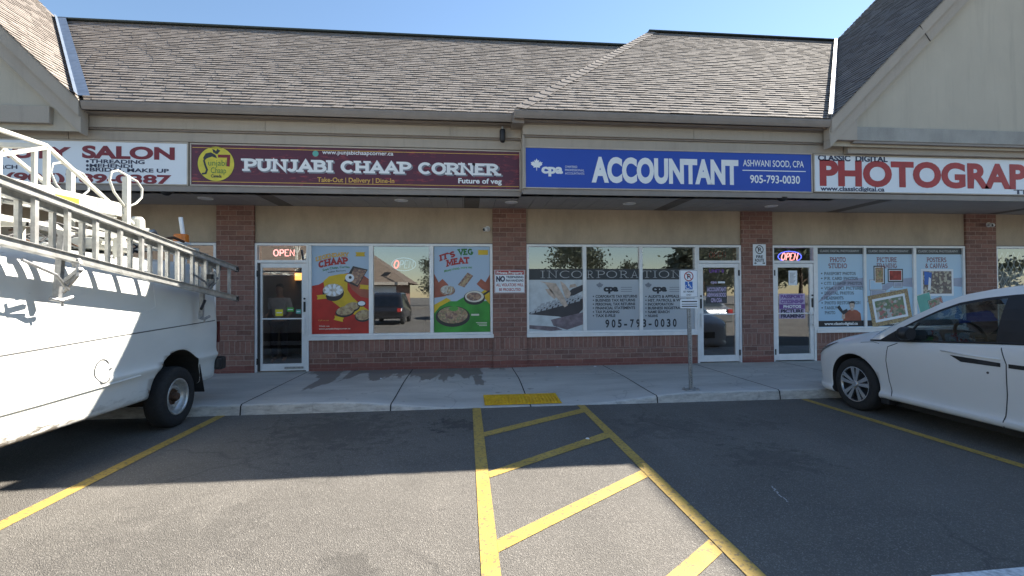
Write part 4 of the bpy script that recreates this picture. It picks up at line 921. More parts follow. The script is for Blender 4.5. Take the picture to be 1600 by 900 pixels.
g.poly([(cx-.22,1.0),(cx+.22,1.0),(cx+.2,1.16),(cx+.12,1.225),(cx+.04,1.24),(cx-.06,1.24),(cx-.16,1.2)], y, 0); g.ell(cx, 1.33, .06, .082, y-.0005, m=1); g.poly([(cx-.03,1.22),(cx+.03,1.22),(cx+.03,1.27),(cx-.03,1.27)], y-.0003, 1)
g.poly([(cx-.066,1.34),(cx-.06,1.41),(cx,1.43),(cx+.06,1.41),(cx+.066,1.34),(cx+.04,1.38),(cx-.04,1.385)], y-.0009, 2)
g.poly([(cx-.36,1.29),(cx-.30,1.34),(cx-.22,1.22),(cx-.12,1.26),(cx-.10,1.2),(cx-.2,1.13),(cx-.25,1.17)], y-.0007, 2); g.poly([(cx-.25,1.03),(cx-.17,1.05),(cx-.17,1.15),(cx-.24,1.16)], y-.0005, 1); g.strip([(cx-.025,1.295),(cx+.025,1.295)], .012, y-.0012, 3)
g.build('printed_man', [prust, skin_, darkink, whiteink], PP[0])
def pic(t, c, w, h, rot, m_, fr, frw, y):
    g = MB(); Q = lambda W2, H2: [(c[0]+sx*W2*cos(rot)-sz*H2*sin(rot), c[1]+sx*W2*sin(rot)+sz*H2*cos(rot)) for sx, sz in ((-1,-1),(1,-1),(1,1),(-1,1))]
    g.poly(Q(w/2, h/2), y, 0); g.poly(Q(w/2-frw, h/2-frw), y-.0006, 1); g.poly(Q(w/2-frw*1.6, h/2-frw*1.6), y-.0012, 2); g.build('printed_picture', [fr, signwhite, m_], t)
a, b = PCELL[1]
pic(PP[1], (a+.33,2.0), .27, .41, 0, noodle, hband, .025, YP-.002); pic(PP[1], (a+.72,1.99), .37, .29, 0, redpic, hband, .025, YP-.002); pic(PP[1], (a+.25,1.78), .32, .24, 0, pph, swoosh, .015, YP-.001); pic(PP[1], (a+.30,1.55), .38, .25, 0, swoosh, greyink, .015, YP-.001); pic(PP[1], (a+.78,1.78), .22, .13, 0, swoosh, greyink, .012, YP-.001); pic(PP[1], (a+.66,1.60), .14, .12, 0, greyink, greyink, .012, YP-.001)
pic(PP[1], (a+.58,1.27), .98, .70, .17, family, gilt, .09, YP-.004)
a, b = PCELL[2]
pic(PP[2], (a+.54,1.83), .80, .60, 0, party, signwhite, .03, YP-.002); pic(PP[2], (a+.22,1.38), .36, .42, .25, teal, cream, .01, YP-.003); pic(PP[2], (a+.50,1.33), .36, .3, .3, family, darkink, .01, YP-.0045)
g = MB(); g.poly([(a+.22,1.78),(a+.38,1.78),(a+.40,2.05),(a+.22,2.08)], YP-.0042, 0); g.poly([(a+.30,1.66),(a+.37,1.66),(a+.38,1.92),(a+.33,1.95)], YP-.0046, 1); g.build('printed_bride', [pblue, signwhite], PP[2])
# ---- neon signs
def neon_open(label, cx, cz, w, h, y, mt, ring=None, rx=0, rz=0, ringmat=None, italic=0.0):
    t = thing('neon_open_sign', label, 'neon sign', (cx, y, cz-h/2)); gl = {'O': arc(.46,.5,.36,.5,0,360,16), 'P': [(.17,0),(.17,1),(.44,1)]+arc(.44,.73,.27,.27,90,-90)+[(.17,.46)], 'E': [(.66,1),(.15,1),(.15,.52),(.54,.52),(.15,.52),(.15,0),(.68,0)], 'N': [(.17,0),(.17,1),(.78,0),(.78,1)]}
    x = 0; tot = .92+.8+.75+.95; k = w/tot
    for ch, adv in (('O',.92),('P',.8),('E',.75),('N',.95)):
        pts = [(cx-w/2+(x+p[0])*k+italic*(p[1]-.5)*h, y, cz-h/2+p[1]*h) for p in gl[ch]]
        MB().tube(pts, .011, 6).build('letter_tube', (ringmat if (mt is None and ch != 'O') else (mt or neonred)), t, smooth=True); x += adv
    if rx: MB().tube([(cx+rx*cos(2*pi*q/36), y, cz+rz*sin(2*pi*q/36)) for q in range(36)], .010, 6, closed=True).build('oval_tube', ringmat, t, smooth=True)
    return t
p = at(444, 395, WY+.09); neon_open('red neon open sign in the transom over the restaurant door', p.x, p.z, .42, .12, WY+.09, neonpink)
p = at(631, 413, WY+.12); neon_open('oval open sign lit only at its red letter behind the middle window', p.x, p.z, .40, .15, WY+.12, None, rx=.24, rz=.13, ringmat=neondim, italic=.15)
p = at(1233.5, 401, WY+.08); t = neon_open('pink and blue neon open sign over the photo shop door', p.x, p.z, .40, .15, WY+.07, neonpink, rx=.27, rz=.115, ringmat=neonblue, italic=.2)
p = at(1121, 398, WY+.2); neon_open('dim open sign behind the transom over the accountant door', p.x, p.z, .40, .12, WY+.2, redink)
# ---- papers on the doors
YD = WY-.012+.018
def sheet(name, label, cat, x0, x1, z0, z1, y, mat): 
    t = thing(name, label, cat, ((x0+x1)/2, y, z0)); MB().quad((x0,y,z0),(x1,y,z0),(x1,y,z1),(x0,y,z1)).build('sheet', mat, t); return t
t = sheet('door_notice', 'white paper notice taped to the photo shop door', 'notice', 6.97, 7.17, 1.78, 2.10, YD, signwhite)
g = MB()
for k in range(9): g.box(7.0, 7.13-.02*(k % 3), YD-.001, YD-.0005, 2.04-.026*k, 2.049-.026*k)
g.build('print_lines', greyink, t)
purple = M('purple_vinyl', (0.17, 0.07, 0.30), 0.5, 0, 0.15, 5); lilac = M('lilac_vinyl', (0.50, 0.42, 0.62), 0.5)
t = sheet('door_sign', 'purple and lilac passport photos sign on the photo shop door', 'door sign', 6.745, 7.345, 1.06, 1.60, YD, lilac)
for k, (w_, mt) in enumerate((('PASSPORT',purple),('CITIZENSHIP',purple),('PHOTOS',None),('PICTURE',navy),('FRAMING',navy))):
    z = 1.50-.105*k
    if mt is None:
        MB().box(6.75, 7.34, YD-.001, YD-.0006, z-.02, z+.08).build('stripe', purple, t); text(t, w_, 6.84, 7.25, z, .062, YD-.002, whiteink, .04)
    else: text(t, w_, 6.78, 7.31, z, .075, YD-.002, mt, .05)
t = sheet('door_lettering', 'purple lettering sheet on the accountant door glass', 'door sign', 5.10, 5.56, 1.40, 1.78, YD, M('clear_vinyl_grey', (0.05, 0.055, 0.07), 0.4))
for k, (w_, a_, b_) in enumerate((('ACCOUNTANT', 5.115, 5.545), ('ASHWANI SOOD', 5.115, 5.545), ('CPA CGA', 5.2, 5.45))): text(t, w_, a_, b_, 1.66-.115*k, .085, YD-.002, lilac, .05)
text(t, 'cpa', 5.2, 5.34, 1.83, .06, YD-.002, lilac, .04); text(t, 'UNIT 8', 5.17, 5.5, 2.06, .07, YD-.002, purple, .04)
MB().box(5.36, 5.52, YD-.0021, YD-.0005, 1.83, 1.87).build('white_strip', signwhite, t)
for nm, c_, x_, z_, w_, h_ in (('yellow', yellow, -3.61, 1.29, .14, .13), ('green', ltgreen, -3.40, 1.35, .13, .08), ('pale blue', teal, -3.25, 1.31, .09, .08)):
    t = sheet('door_sticker', nm+' sticker on the restaurant door glass', 'sticker', x_-w_/2, x_+w_/2, z_-h_/2, z_+h_/2, YD, c_)
    MB().box(x_-w_*.35, x_+w_*.35, YD-.0012, YD-.0006, z_-.008, z_+.008).build('print_line', signwhite, t)
# ---- wall signs
t = thing('wall_sign', 'white private property no trespassing sign on the middle brick pillar', 'sign', (.9, WY-.055, 1.65))
MB().box(.585, 1.205, WY-.058, WY-.051, 1.647, 2.116).build('panel', signwhite, t, bevel=.002)
yy = WY-.0595
MB().box(.605, 1.185, yy, WY-.0582, 2.02, 2.10).build('heading_band', redink, t); text(t, 'Private Property', .63, 1.16, 2.035, .052, yy-.001, whiteink, .03)
text(t, 'NO', .62, .80, 1.885, .105, yy, navy, .06); text(t, 'TRESPASSING', .82, 1.175, 1.95, .045, yy, navy, .03); text(t, 'PAN HANDLING', .82, 1.175, 1.88, .045, yy, navy, .03); text(t, 'ALL VIOLATORS WILL', .62, 1.175, 1.785, .06, yy, redink, .02); text(t, 'BE PROSECUTED', .68, 1.12, 1.69, .06, yy, redink, .02)
g = MB(); g.strip([(.595,1.657),(1.195,1.657),(1.195,2.106),(.595,2.106)], .006, yy, closed=True); g.build('border', redink, t)
def nop(g, cx, cz, r_, y, mring, mp):
    g.strip([(cx+r_*cos(2*pi*k/32), cz+r_*sin(2*pi*k/32)) for k in range(32)], r_*.2, y, m=mring, closed=True)
    g.strip([(cx-r_*.68,cz+r_*.68),(cx+r_*.68,cz-r_*.68)], r_*.17, y-.0012, m=mring)
    g.strip([(cx-r_*.25,cz-r_*.55),(cx-r_*.25,cz+r_*.52)], r_*.24, y-.0004, m=mp); g.strip([(cx-r_*.25,cz+r_*.46),(cx+.05*r_,cz+r_*.46)]+[(cx+.05*r_+r_*.27*cos(R(90-18*k)), cz+r_*.19+r_*.27*sin(R(90-18*k))) for k in range(11)]+[(cx-r_*.25,cz-r_*.08)], r_*.2, y-.0008, m=mp)
t = thing('fire_route_sign', 'no parking fire route sign high on the right brick pillar', 'sign', (6.27, WY-.055, 2.2))
MB().box(6.122, 6.415, WY-.058, WY-.051, 2.205, 2.662).build('panel', signwhite, t, bevel=.002)
g = MB(); nop(g, 6.268, 2.545, .085, yy, 0, 0); g.strip([(6.16,2.255),(6.20,2.255)], .02, yy); g.strip([(6.335,2.255),(6.375,2.255)], .02, yy); g.poly([(6.14,2.255),(6.175,2.28),(6.175,2.23)], yy-.0003); g.poly([(6.397,2.255),(6.362,2.23),(6.362,2.28)], yy-.0003); g.build('symbols', darkink, t)
text(t, 'FIRE', 6.19, 6.345, 2.365, .06, yy, darkink, .03); text(t, 'ROUTE', 6.165, 6.37, 2.29, .06, yy, darkink, .03)
# ---- permit parking post
px_, py_ = 3.44, 6.99
t = thing('permit_parking_sign', 'accessible permit parking sign on a perforated steel post at the kerb', 'parking sign', (px_, py_, .14))
lean = -.03
g = MB(); g.bar((px_, py_, .14), (px_+lean, py_, 1.97), .052, .032, up=(0,1,0))
g.build('post', steel, t)
g = MB()
for k in range(50): z = .2+.026*k; x = px_+lean*(z-.14)/1.83; g.ell(x, z, .006, .006, py_-.0172, n=8)
g.build('post_holes', gapm, t)
g = MB().box(px_-.11, px_+.11, py_-.08, py_+.08, .138, .152)
for sx, sy in ((-1,-1),(1,-1),(1,1),(-1,1)): g.lathe([(0,.02),(.013,.02),(.013,0)], (px_+sx*.085, py_+sy*.055, .15), 'z', 8)
g.build('base_plate', steel, t)
yq = py_-.026
def rrect(g, x0, x1, z0, z1, r_, y0, y1):
    P = [(cx+r_*cos(a), cz+r_*sin(a)) for cx, cz, s in ((x1-r_,z1-r_,0),(x0+r_,z1-r_,1),(x0+r_,z0+r_,2),(x1-r_,z0+r_,3)) for a in [pi/2*(s+k/4) for k in range(5)]]
    i = len(g.v); n = len(P); g.v += [Vector((x, y0, z)) for x, z in P]+[Vector((x, y1, z)) for x, z in P]
    g.f += [tuple(i+k for k in range(n)), tuple(i+n+k for k in range(n))[::-1]]; g.m += [0, 0]
    for k in range(n): g.f.append((i+k, i+n+k, i+n+(k+1) % n, i+(k+1) % n)); g.m.append(0)
    return g
rrect(MB(), 3.262, 3.557, 1.555, 1.98, .025, yq, yq+.004).build('sign_panel', signwhite, t); pn = t.children[-1]
rrect(MB(), 3.272, 3.562, 1.39, 1.535, .02, yq, yq+.004).build('fine_plate', signwhite, t)
ye = yq-.0016; g = MB(); nop(g, 3.41, 1.88, .068, ye, 0, 1); g.build('no_parking_symbol', [redink, darkink], t)
g = MB(); g.poly([(3.35,1.68),(3.47,1.68),(3.47,1.80),(3.35,1.80)], ye, 0); e2 = ye-.0012
g.ell(3.402, 1.782, .011, .011, e2, m=1); g.strip([(3.402,1.768),(3.406,1.735),(3.432,1.733),(3.444,1.702),(3.455,1.704)], .011, e2-.0004, 1); g.strip([(3.404,1.752),(3.428,1.752)], .008, e2-.0007, 1); g.strip([(3.392+.032*cos(R(130+20*k)), 1.722+.032*sin(R(130+20*k))) for k in range(11)], .009, e2-.0009, 1)
g.build('wheelchair_symbol', [pblue, whiteink], t)
text(t, 'BY PERMIT', 3.325, 3.495, 1.632, .028, ye, darkink, .01); text(t, 'ONLY', 3.37, 3.45, 1.583, .028, ye, darkink, .01)
g = MB()
for k in range(3): g.box(3.295, 3.54, ye, ye+.0008, 1.486-.037*k, 1.502-.037*k-.006*(k == 1))
g.build('print_lines', darkink, t); g = MB(); g.strip([(3.272,1.565),(3.547,1.565),(3.547,1.97),(3.272,1.97)], .004, ye, closed=True); g.build('border', darkink, t)
# ---- cameras
p = at(785, 200, 8.15)
t = thing('security_camera', 'black bullet camera hanging below the gutter by the roof step', 'security camera', (p.x, 8.15, 4.53))
MB().tube([(p.x,8.15,4.53),(p.x,8.15,4.44)], .02, 10).build('mount', steel, t); MB().lathe([(.0,.03),(.045,.03),(.05,0),(.05,-.14),(.045,-.17),(.03,-.19),(0,-.195)], (p.x,8.13,4.44), 'z', 18).build('housing', black, t, smooth=True)
for (qx, qy, lab) in ((762,357,'white bullet camera on the stucco left of the middle pillar'),(1546,351,'white bullet camera beside the far right pillar')):
    p = at(qx, qy, WY-.08); t = thing('security_camera', lab, 'security camera', (p.x, WY, p.z))
    yw_ = WY if qx < 1000 else WY-.05
    MB().lathe([(0,0),(.055,0),(.055,-.02),(0,-.02)], (p.x, yw_-.001, p.z), 'y', 18).build('base', alu, t); MB().tube([(p.x,yw_-.02,p.z),(p.x,yw_-.07,p.z-.01),(p.x-.07,yw_-.15,p.z-.03)], [.03,.042,.042], 14).build('housing', alu, t, smooth=True); MB().lathe([(0,0),(.03,0)], (p.x-.075,yw_-.158,p.z-.033), 'y', 14).build('lens', black, t)
for qx, qy, lab in ((1222,309.5,'dark dome camera under the canopy before the photography sign'), (260,300,'dark fitting under the canopy behind the van ladder')):
    p = ground(qx, qy, SZ_-.02); t = thing('dome_camera', lab, 'security camera', (p.x, p.y, SZ_)); MB().lathe([(.09,0),(.09,-.02),(.07,-.05),(.035,-.075),(0,-.08)], (p.x, p.y, SZ_-.001), 'z', 20).build('dome', black, t, smooth=True)
    MB().lathe([(.10,0),(.10,-.012),(.09,-.012)], (p.x, p.y, SZ_-.001), 'z', 20).build('rim', gutterm, t)
# ---- lattice grille behind the last window
t = thing('folding_grille', 'white folding lattice grille behind the window at the right edge', 'grille', (14.2, WY+.12, .86))
g = MB()
for k in range(-12, 34):
    xa = 12.0+.15*k
    for s_ in (1, -1):
        pts = []
        for q in range(13):
            z = .87+.138*q; x = xa+(.0 if (q % 2 == 0) else .15*.5)*s_; pts.append((x, WY+.12+.006*s_, z))
        pts = [p for p in pts if 11.98 < p[0] < 16.68]
        if len(pts) > 1: g.tube(pts, .008, 5)
g.build('lattice', alu, t)
MB().box(12.0,16.65,WY+.3,WY+.32,1.0,2.1).build('roller_blind', greyink, t)

# ================================================================== CARGO VAN
VX = -4.55
van = thing('cargo_van', 'dirty white cargo van with a ladder rack backed towards the kerb', 'van', (VX, 4.6, 0))
prof = [(0,.43),(.60,.42),(.92,.42),(.94,.47),(.955,.58),(.958,.69),(1.0,.765),(1.008,.80),(.972,.83),(.982,1.0),(.985,1.19),(.982,1.225),(.955,1.55),(.905,1.85),(.85,1.99),(.74,2.075),(.45,2.115),(0,2.13)]
def vsec(y, sx=1.0, top=1.0, zb=0):
    out = []
    for x, z in prof:
        zz = .45+(z-.45)*top if z > .85 else z
        out.append((x*sx, zz+zb))
    return out
secs = [(7.34,.90,.985),(7.315,.955,1.0),(7.24,.985,1),(7.0,1,1),(6.6,1,1),(6.15,1,1),(5.6,1,1),(5.0,1,1),(4.4,1,1),(3.9,1,1),(3.55,1,.99),(3.3,.99,.90),(3.05,.985,.74),(2.8,.98,.57),(2.5,.97,.50),(2.2,.95,.45),(1.95,.92,.38),(1.86,.86,.34),(1.84,.80,.30)]
g = MB(); rings = []
for y, sx, tp in secs:
    h_ = vsec(y, sx, tp); ring = [(VX+x, y, z) for x, z in h_]+[(VX-x, y, z) for x, z in h_[-2:0:-1]]
    rings.append(len(g.v)); g.v += [Vector(p) for p in ring]; n = len(ring)
for k in range(len(secs)-1):
    for q in range(n):
        g.f.append((rings[k]+q, rings[k]+(q+1) % n, rings[k+1]+(q+1) % n, rings[k+1]+q))
        hi = secs[k][0] <= 3.56 and secs[k][0] >= 2.85 and 12 <= q <= n-13
        g.m.append(1 if hi else 0)
g.f.append(tuple(rings[0]+q for q in range(n))[::-1]); g.f.append(tuple(rings[-1]+q for q in range(n))); g.m += [0, 0]
body = g.build('body', [vanp, cglass, gapm], van, smooth=True, sub=2); realize(body); recalc(body)
def cut_arches(body, cuts, o0, mi):
    for (xa, xb, y, z, r_) in cuts:
        c = MB(); n = 40
        i = 0
        c.v = [Vector((x, y+r_*cos(2*pi*k/n), z+r_*sin(2*pi*k/n)))-o0 for x in (xa, xb) for k in range(n)]
        c.f = [tuple(range(n))[::-1], tuple(range(n, 2*n))]+[(k, (k+1) % n, n+(k+1) % n, n+k) for k in range(n)]; c.m = [0]*len(c.f)
        co = c.build('cutter', gapm); co.location = (0, 0, 0)
        co.parent = body.parent; recalc(co)
        md = body.modifiers.new('bool', 'BOOLEAN'); md.object = co; md.operation = 'DIFFERENCE'; md.solver = 'MANIFOLD'
        realize(body); bpy.data.objects.remove(co); print('cut', len(body.data.vertices))
    for p in body.data.polygons:
        c = body.matrix_local @ p.center+o0
        for (xa, xb, y, z, r_) in cuts:
            if xa-.01 < c.x < xb+.01 and math.hypot(c.y-y, c.z-z) < r_*1.002 and (abs(abs((p.normal.y*(c.y-y)+p.normal.z*(c.z-z))/max(.01, r_))-1) < .12 or abs(c.x-(xa if abs(c.x-xa) < abs(c.x-xb) else xb)) < .01):
                p.material_index = mi; p.use_smooth = False
cut_arches(body, [(VX+.55,VX+1.3,6.33,.43,.52),(VX-1.3,VX-.55,6.33,.43,.52),(VX+.55,VX+1.3,2.68,.40,.46),(VX-1.3,VX-.55,2.68,.40,.46)], Vector(van.location), 2)
def bvh_of(o):
    off = rootloc(o); me = o.data
    return BVHTree.FromPolygons([v.co+off for v in me.vertices], [tuple(p.vertices) for p in me.polygons])
vb = bvh_of(body)
def side(bv, y, z, frm, dx, lift=.003):
    h, nn, i, d = bv.ray_cast(Vector((frm, y, z)), Vector((dx, 0, 0)))
    return (h+nn*lift if nn.x*dx < 0 else h-nn*lift) if h is not None else None
def sline(bv, pts, frm, dx, r_, n=24, lift=.0005, closed=False):
    out = []
    P = pts+([pts[0]] if closed else [])
    for a, b in zip(P, P[1:]):
        m_ = max(2, int(math.hypot(b[0]-a[0], b[1]-a[1])/.05))
        for k in range(m_): q = side(bv, a[0]+(b[0]-a[0])*k/m_, a[1]+(b[1]-a[1])*k/m_, frm, dx, lift); out += [q] if q else []
    if not closed:
        q = side(bv, *P[-1], frm, dx, lift); out += [q] if q else []
    return out
vs = lambda pts, r_, **k: MB().tube(sline(vb, pts, 0, -1, r_, **k), r_, 6)
dirtline = M('dirty_seam', (0.10, 0.10, 0.10), 0.8); facep = M('seam_highlight', (0.70, 0.70, 0.67), 0.4)
vs([(7.2,1.272),(6.3,1.245),(5.2,1.212),(4.0,1.168),(3.6,1.15)], .0065).build('body_seam', dirtline, van)
vs([(3.75,1.95),(3.78,1.3),(3.72,.5)], .004).build('door_seam', dirtline, van)
ra = [(4.08+.14*(1-cos(R(a))), 1.36+.14*(1-sin(R(a)))) for a in range(0, 91, 18)]
vs([(4.08,1.85),(4.08,1.5)]+ra+[(5.0,1.385),(5.7,1.435),(5.9,1.5),(5.93,1.85)], .004, lift=-.001).build('panel_groove', facep, van)
vs([(5.06+.10*cos(R(a)), .885+.115*sin(R(a))) for a in range(35, 330, 15)], .007).build('fuel_door', dirtline, van)
MB().lathe([(0,.01),(.012,.01),(.012,0)], tuple(side(vb, 5.17, .895, 0, -1)), 'x', 10).build('fuel_latch', steel, van)
MB().tube([side(vb, y, z, 0, -1, .004) for y, z in ((4.0,.715),(4.4,.72),(4.9,.735),(5.3,.745),(5.58,.755))], .010, 8).build('side_moulding', vanp, van)
# rear bumper, mud flap, tail lamp edge
g = MB(); g.box(VX-.98, VX+.985, 7.35, 7.50, .54, .73); g.box(VX+.90, VX+.995, 7.25, 7.35, .56, .72); g.build('rear_bumper', black, van, bevel=.03)
MB().bar((VX+.87,6.80,.72),(VX+.87,6.92,.31),.20,.012,up=(0,1,0)).build('mud_flap', rubber, van)
g = MB().box(VX+.935, VX+.962, 7.30, 7.345, .95, 1.25); g.build('tail_light', M('tail_lamp_red', (0.07, 0.006, 0.006), 0.3), van)
g = MB(); g.box(VX-.5,VX+.5,2.1,7.1,.32,.44); g.box(VX-.75,VX+.75,6.23,6.40,.27,.40); g.box(VX-.75,VX+.75,2.6,2.76,.27,.40); g.build('chassis', gapm, van)
for s_ in (1, -1): MB().box(VX+s_*.6-.2, VX+s_*.6+.2, 1.80, 1.86, .88, 1.02).build('headlight', signwhite, van, bevel=.02)
MB().box(VX-.5,VX+.5,1.79,1.84,.70,.98).build('grille', black, van, bevel=.02); MB().box(VX-.97,VX+.97,1.70,1.86,.48,.66).build('front_bumper', steel, van, bevel=.03)
q = [side(vb, y, z, 0, -1, .006) for y, z in ((3.0,1.26),(3.62,1.28),(3.6,1.85),(3.42,1.86))]
if all(q): MB().quad(*q).build('side_window', cglass, van)
def van_wheel(y, s_):
    cx = VX+s_*.985; c = (cx, y, .372)
    f = lambda pr: [(r_, s_*h) for r_, h in pr]
    w = MB().lathe(f([(.20,-.2),(.33,-.21),(.362,-.19),(.372,-.15),(.372,-.06),(.362,-.02),(.34,.0),(.29,.008),(.235,.0),(.222,-.015)]), c, 'x', 48).build('wheel', rubber, van, smooth=True)
    g = MB(); g.lathe(f([(.225,-.012),(.222,-.004),(.205,-.006),(.20,-.03),(.192,-.09),(.165,-.10),(.155,-.075),(.13,-.055),(.12,-.05),(.105,-.07),(.10,-.075),(0,-.075)]), c, 'x', 40, mats=[0]*7+[0,0,0,1])
    for k in range(8):
        a = 2*pi*k/8; g.lathe(f([(0,-.055),(.012,-.055),(.012,-.08)]), (cx, y+.082*cos(a), .372+.082*sin(a)), 'x', 8, m=1)
        g.lathe(f([(0,-.072),(.013,-.072)]), (cx+s_*.001, y+.142*cos(a+.2), .372+.142*sin(a+.2)), 'x', 8, m=2)
    g.lathe(f([(.05,-.075),(.05,-.02),(.042,-.008),(0,-.006)]), c, 'x', 20, m=1)
    g.build('rim', [alu2, rusty, gapm], w, smooth=True)
for y in (6.31, 2.68):
    for s_ in (1, -1): van_wheel(y, s_)
# roof rack
g = MB()
for y in (3.3, 4.4, 5.5, 6.65): g.bar((VX-.9,y,2.24),(VX+.88,y,2.24),.05,.04); [g.bar((VX+s_*.8,y,2.04),(VX+s_*.8,y,2.24),.05,.03) for s_ in (1,-1)]
for x in (VX-.8, VX+.78): g.bar((x,2.9,2.27),(x,7.1,2.27),.04,.05)
g.build('roof_rack', whites, van)
for y, zl_ in ((4.40,1.60),(6.62,1.33)):
    g = MB()
    g.bar((VX+.86,y,2.24),(-3.40,y,2.16),.05,.035); g.bar((-3.44,y+.02,2.18),(-3.475,y+.01,zl_),.05,.04); g.bar((-3.42,y-.02,1.72),(-3.24,y-.05,1.86),.04,.03)
    g.tube([(-3.26,y-.06,1.90),(-3.26,y-.06,1.80),(-3.40,y-.02,1.66)], .014, 8); g.tube([(-3.44,y-.1,zl_+.01),(-3.42,y-.02,zl_-.01),(-3.40,y+.07,zl_+.02)], .018, 8); g.tube([(-3.43,y,zl_),(-3.43,y+.01,zl_-.06)], .012, 6)
    g.tube([(-3.36,y-.02,1.68),(-3.30,y-.22,1.78+.02),(-3.30,y-.52,1.90)], .012, 8)
    g.bar((-3.36,y+.02,1.9),(-3.30,y+.02,1.93),.03,.05)
    g.build('drop_down_arm', steel, van)
MB().tube([(-3.36,6.50,1.56),(-3.31,6.32,1.46)], .018, 8).build('arm_handle', black, van); MB().bar((-3.27,6.42,1.87),(-3.27,6.48,1.87),.06,.06).build('clamp_block', black, van)
# amber beacon on a rear post
b_ = thing('x','x','x',(0,0,0)); bpy.data.objects.remove(b_)
g = MB(); g.bar((-4.0,7.10,2.05),(-4.0,7.10,2.36),.13,.09); g.box(-4.09,-3.91,7.0,7.2,2.36,2.385); bp = g.build('beacon_post', alu, van)
MB().lathe([(0,.11),(.085,.11),(.092,.09),(.095,.0),(0,.0)], (-4.0,7.12,2.386), 'z', 24).build('beacon', orange, van, smooth=False)
MB().tube([(-3.98,7.14,2.45),(-4.02,7.14,2.74)], .028, 10).build('beacon_tube', alu, van)
# ---- extension ladder hanging on the side
lad = thing('extension_ladder', 'long aluminium extension ladder hanging on the side of the white van', 'ladder', (-3.33, 5.0, 1.8))
def lz(y): return 2.455-.1275*(y-3.8)
for x, wz, y0, y1, up_ in ((-3.33,.43,2.6,7.25,0),(-3.41,.375,2.3,6.9,-.01)):
    for s_ in (0, 1):
        g = MB(); zz = (lambda y: lz(y)-s_*wz+up_-(0.03 if x < -3.35 else 0))
        a, b = (x, y0, zz(y0)), (x, y1, zz(y1)); g.bar(a, b, .028, .062, m=0)
        g.bar((x+.012,y0,zz(y0)+.031),(x+.012,y1,zz(y1)+.031),.05,.006); g.bar((x+.012,y0,zz(y0)-.031),(x+.012,y1,zz(y1)-.031),.05,.006)
        g.build('rail', alu2, lad)
        MB().bar((x,y1,zz(y1)),(x,y1+.06,zz(y1)-.012),.05,.066).build('end_cap', black, lad)
    n = int((y1-y0)/.305)
    for k in range(n):
        y = y1-.18-.305*k; dzz = -.03 if x < -3.35 else 0
        MB().bar((x,y,lz(y)-.03+up_+dzz),(x,y-.0,lz(y)-wz+.03+up_+dzz),.034,.034,up=(0,1,0)).build('rung', alu2, lad)
# ---- white tubular work platform on the roof
pf = thing('roof_platform', 'white tubular steel platform frame lying on top of the van rack', 'platform', (-4.15, 5.3, 2.3))
for x in (-4.0, -4.42):
    def tb(a, b, w=.036, nm='frame_tube'): MB().bar((x, *a), (x, *b), w, w).build(nm, whites, pf, bevel=.006)
    tb((4.95,2.50),(4.95,3.05),.042,'post'); tb((2.6,3.04),(4.95,3.075)); tb((4.95,3.07),(6.15,2.50)); tb((4.93,3.05),(3.6,2.45)); tb((4.82,2.55),(4.82,3.0),.035,'post')
    MB().bar((x,2.6,2.54),(x,5.92,2.63),.05,.155).build('side_beam', whites, pf, bevel=.006)
for y in (3.2, 4.2, 5.0, 5.85): MB().bar((-4.42,y,2.55),(-4.0,y,2.55),.05,.05).build('cross_tube', whites, pf)
MB().bar((-4.0,4.95,3.07),(-4.42,4.95,3.07),.045,.045).build('cross_tube', whites, pf)
for x, y, zt_ in ((-3.97,5.985,3.03),(-4.55,5.95,3.10)):
    MB().bar((x,y,2.27),(x,y,zt_),.062,.062).build('guide_post', whites, pf, bevel=.006)
    MB().tube([(x,y-.02,zt_-.36),(x,y-.20,zt_-.22),(x,y-.27,zt_-.10),(x,y-.24,zt_-.0),(x,y-.14,zt_+.04),(x,y,zt_+.02),(x,y+.18,zt_-.01),(x,y+.27,zt_-.08),(x,y+.26,zt_-.19),(x,y+.16,zt_-.28),(x,y+.02,zt_-.35)], .013, 8).build('loop_handle', whites, pf, smooth=True)
MB().bar((-3.972,5.02,2.60),(-3.972,5.30,2.607),.004,.05).build('yellow_label', yellow, pf); MB().bar((-3.972,5.55,2.615),(-3.972,5.72,2.62),.004,.08).build('rating_label', cream, pf)
g = MB().lathe([(0,.24),(.05,.235),(.075,.2),(.08,.05),(.09,0),(0,0)], (-4.0,6.22,2.36), 'z', 18); g.lathe([(0,.16),(.05,.155),(.06,.1),(.06,0)], (-4.0,6.36,2.32), 'z', 16); g.box(-4.08,-3.92,6.1,6.5,2.27,2.36)
g.build('motor_housing', whites, pf, smooth=False)
MB().tube([(-4.0,6.4,2.42),(-4.0,6.52,2.46),(-4.0,6.6,2.40),(-4.0,6.62,2.28)], .028, 10).build('motor_hose', steel, pf, smooth=True)
cb = thing('cable_bundle', 'tangle of dark cables and bars loaded on the van roof behind the ladder', 'cables', (-4.0, 4.9, 2.28))
for k in range(34):
    y = random.uniform(3.4, 6.2); x = random.uniform(-4.5, -3.75); z = random.uniform(2.12, 2.40)
    pts = [(x, y, z)]
    for q in range(5): pts.append((pts[-1][0]+random.uniform(-.05,.05), pts[-1][1]+random.uniform(.05,.2), min(2.45, max(2.14, pts[-1][2]+random.uniform(-.07,.07)))))
    MB().tube(pts, random.choice((.008,.012,.018)), 6).build('cable', random.choice((black, black, alu2, rusty, gapm)), cb, smooth=True)
MB().box(-4.5,-3.85,3.5,4.25,2.13,2.32).build('tool_box', whites, cb, bevel=.02); MB().box(-4.3,-3.9,5.4,6.0,2.13,2.25).build('tool_box', whites, cb, bevel=.02)

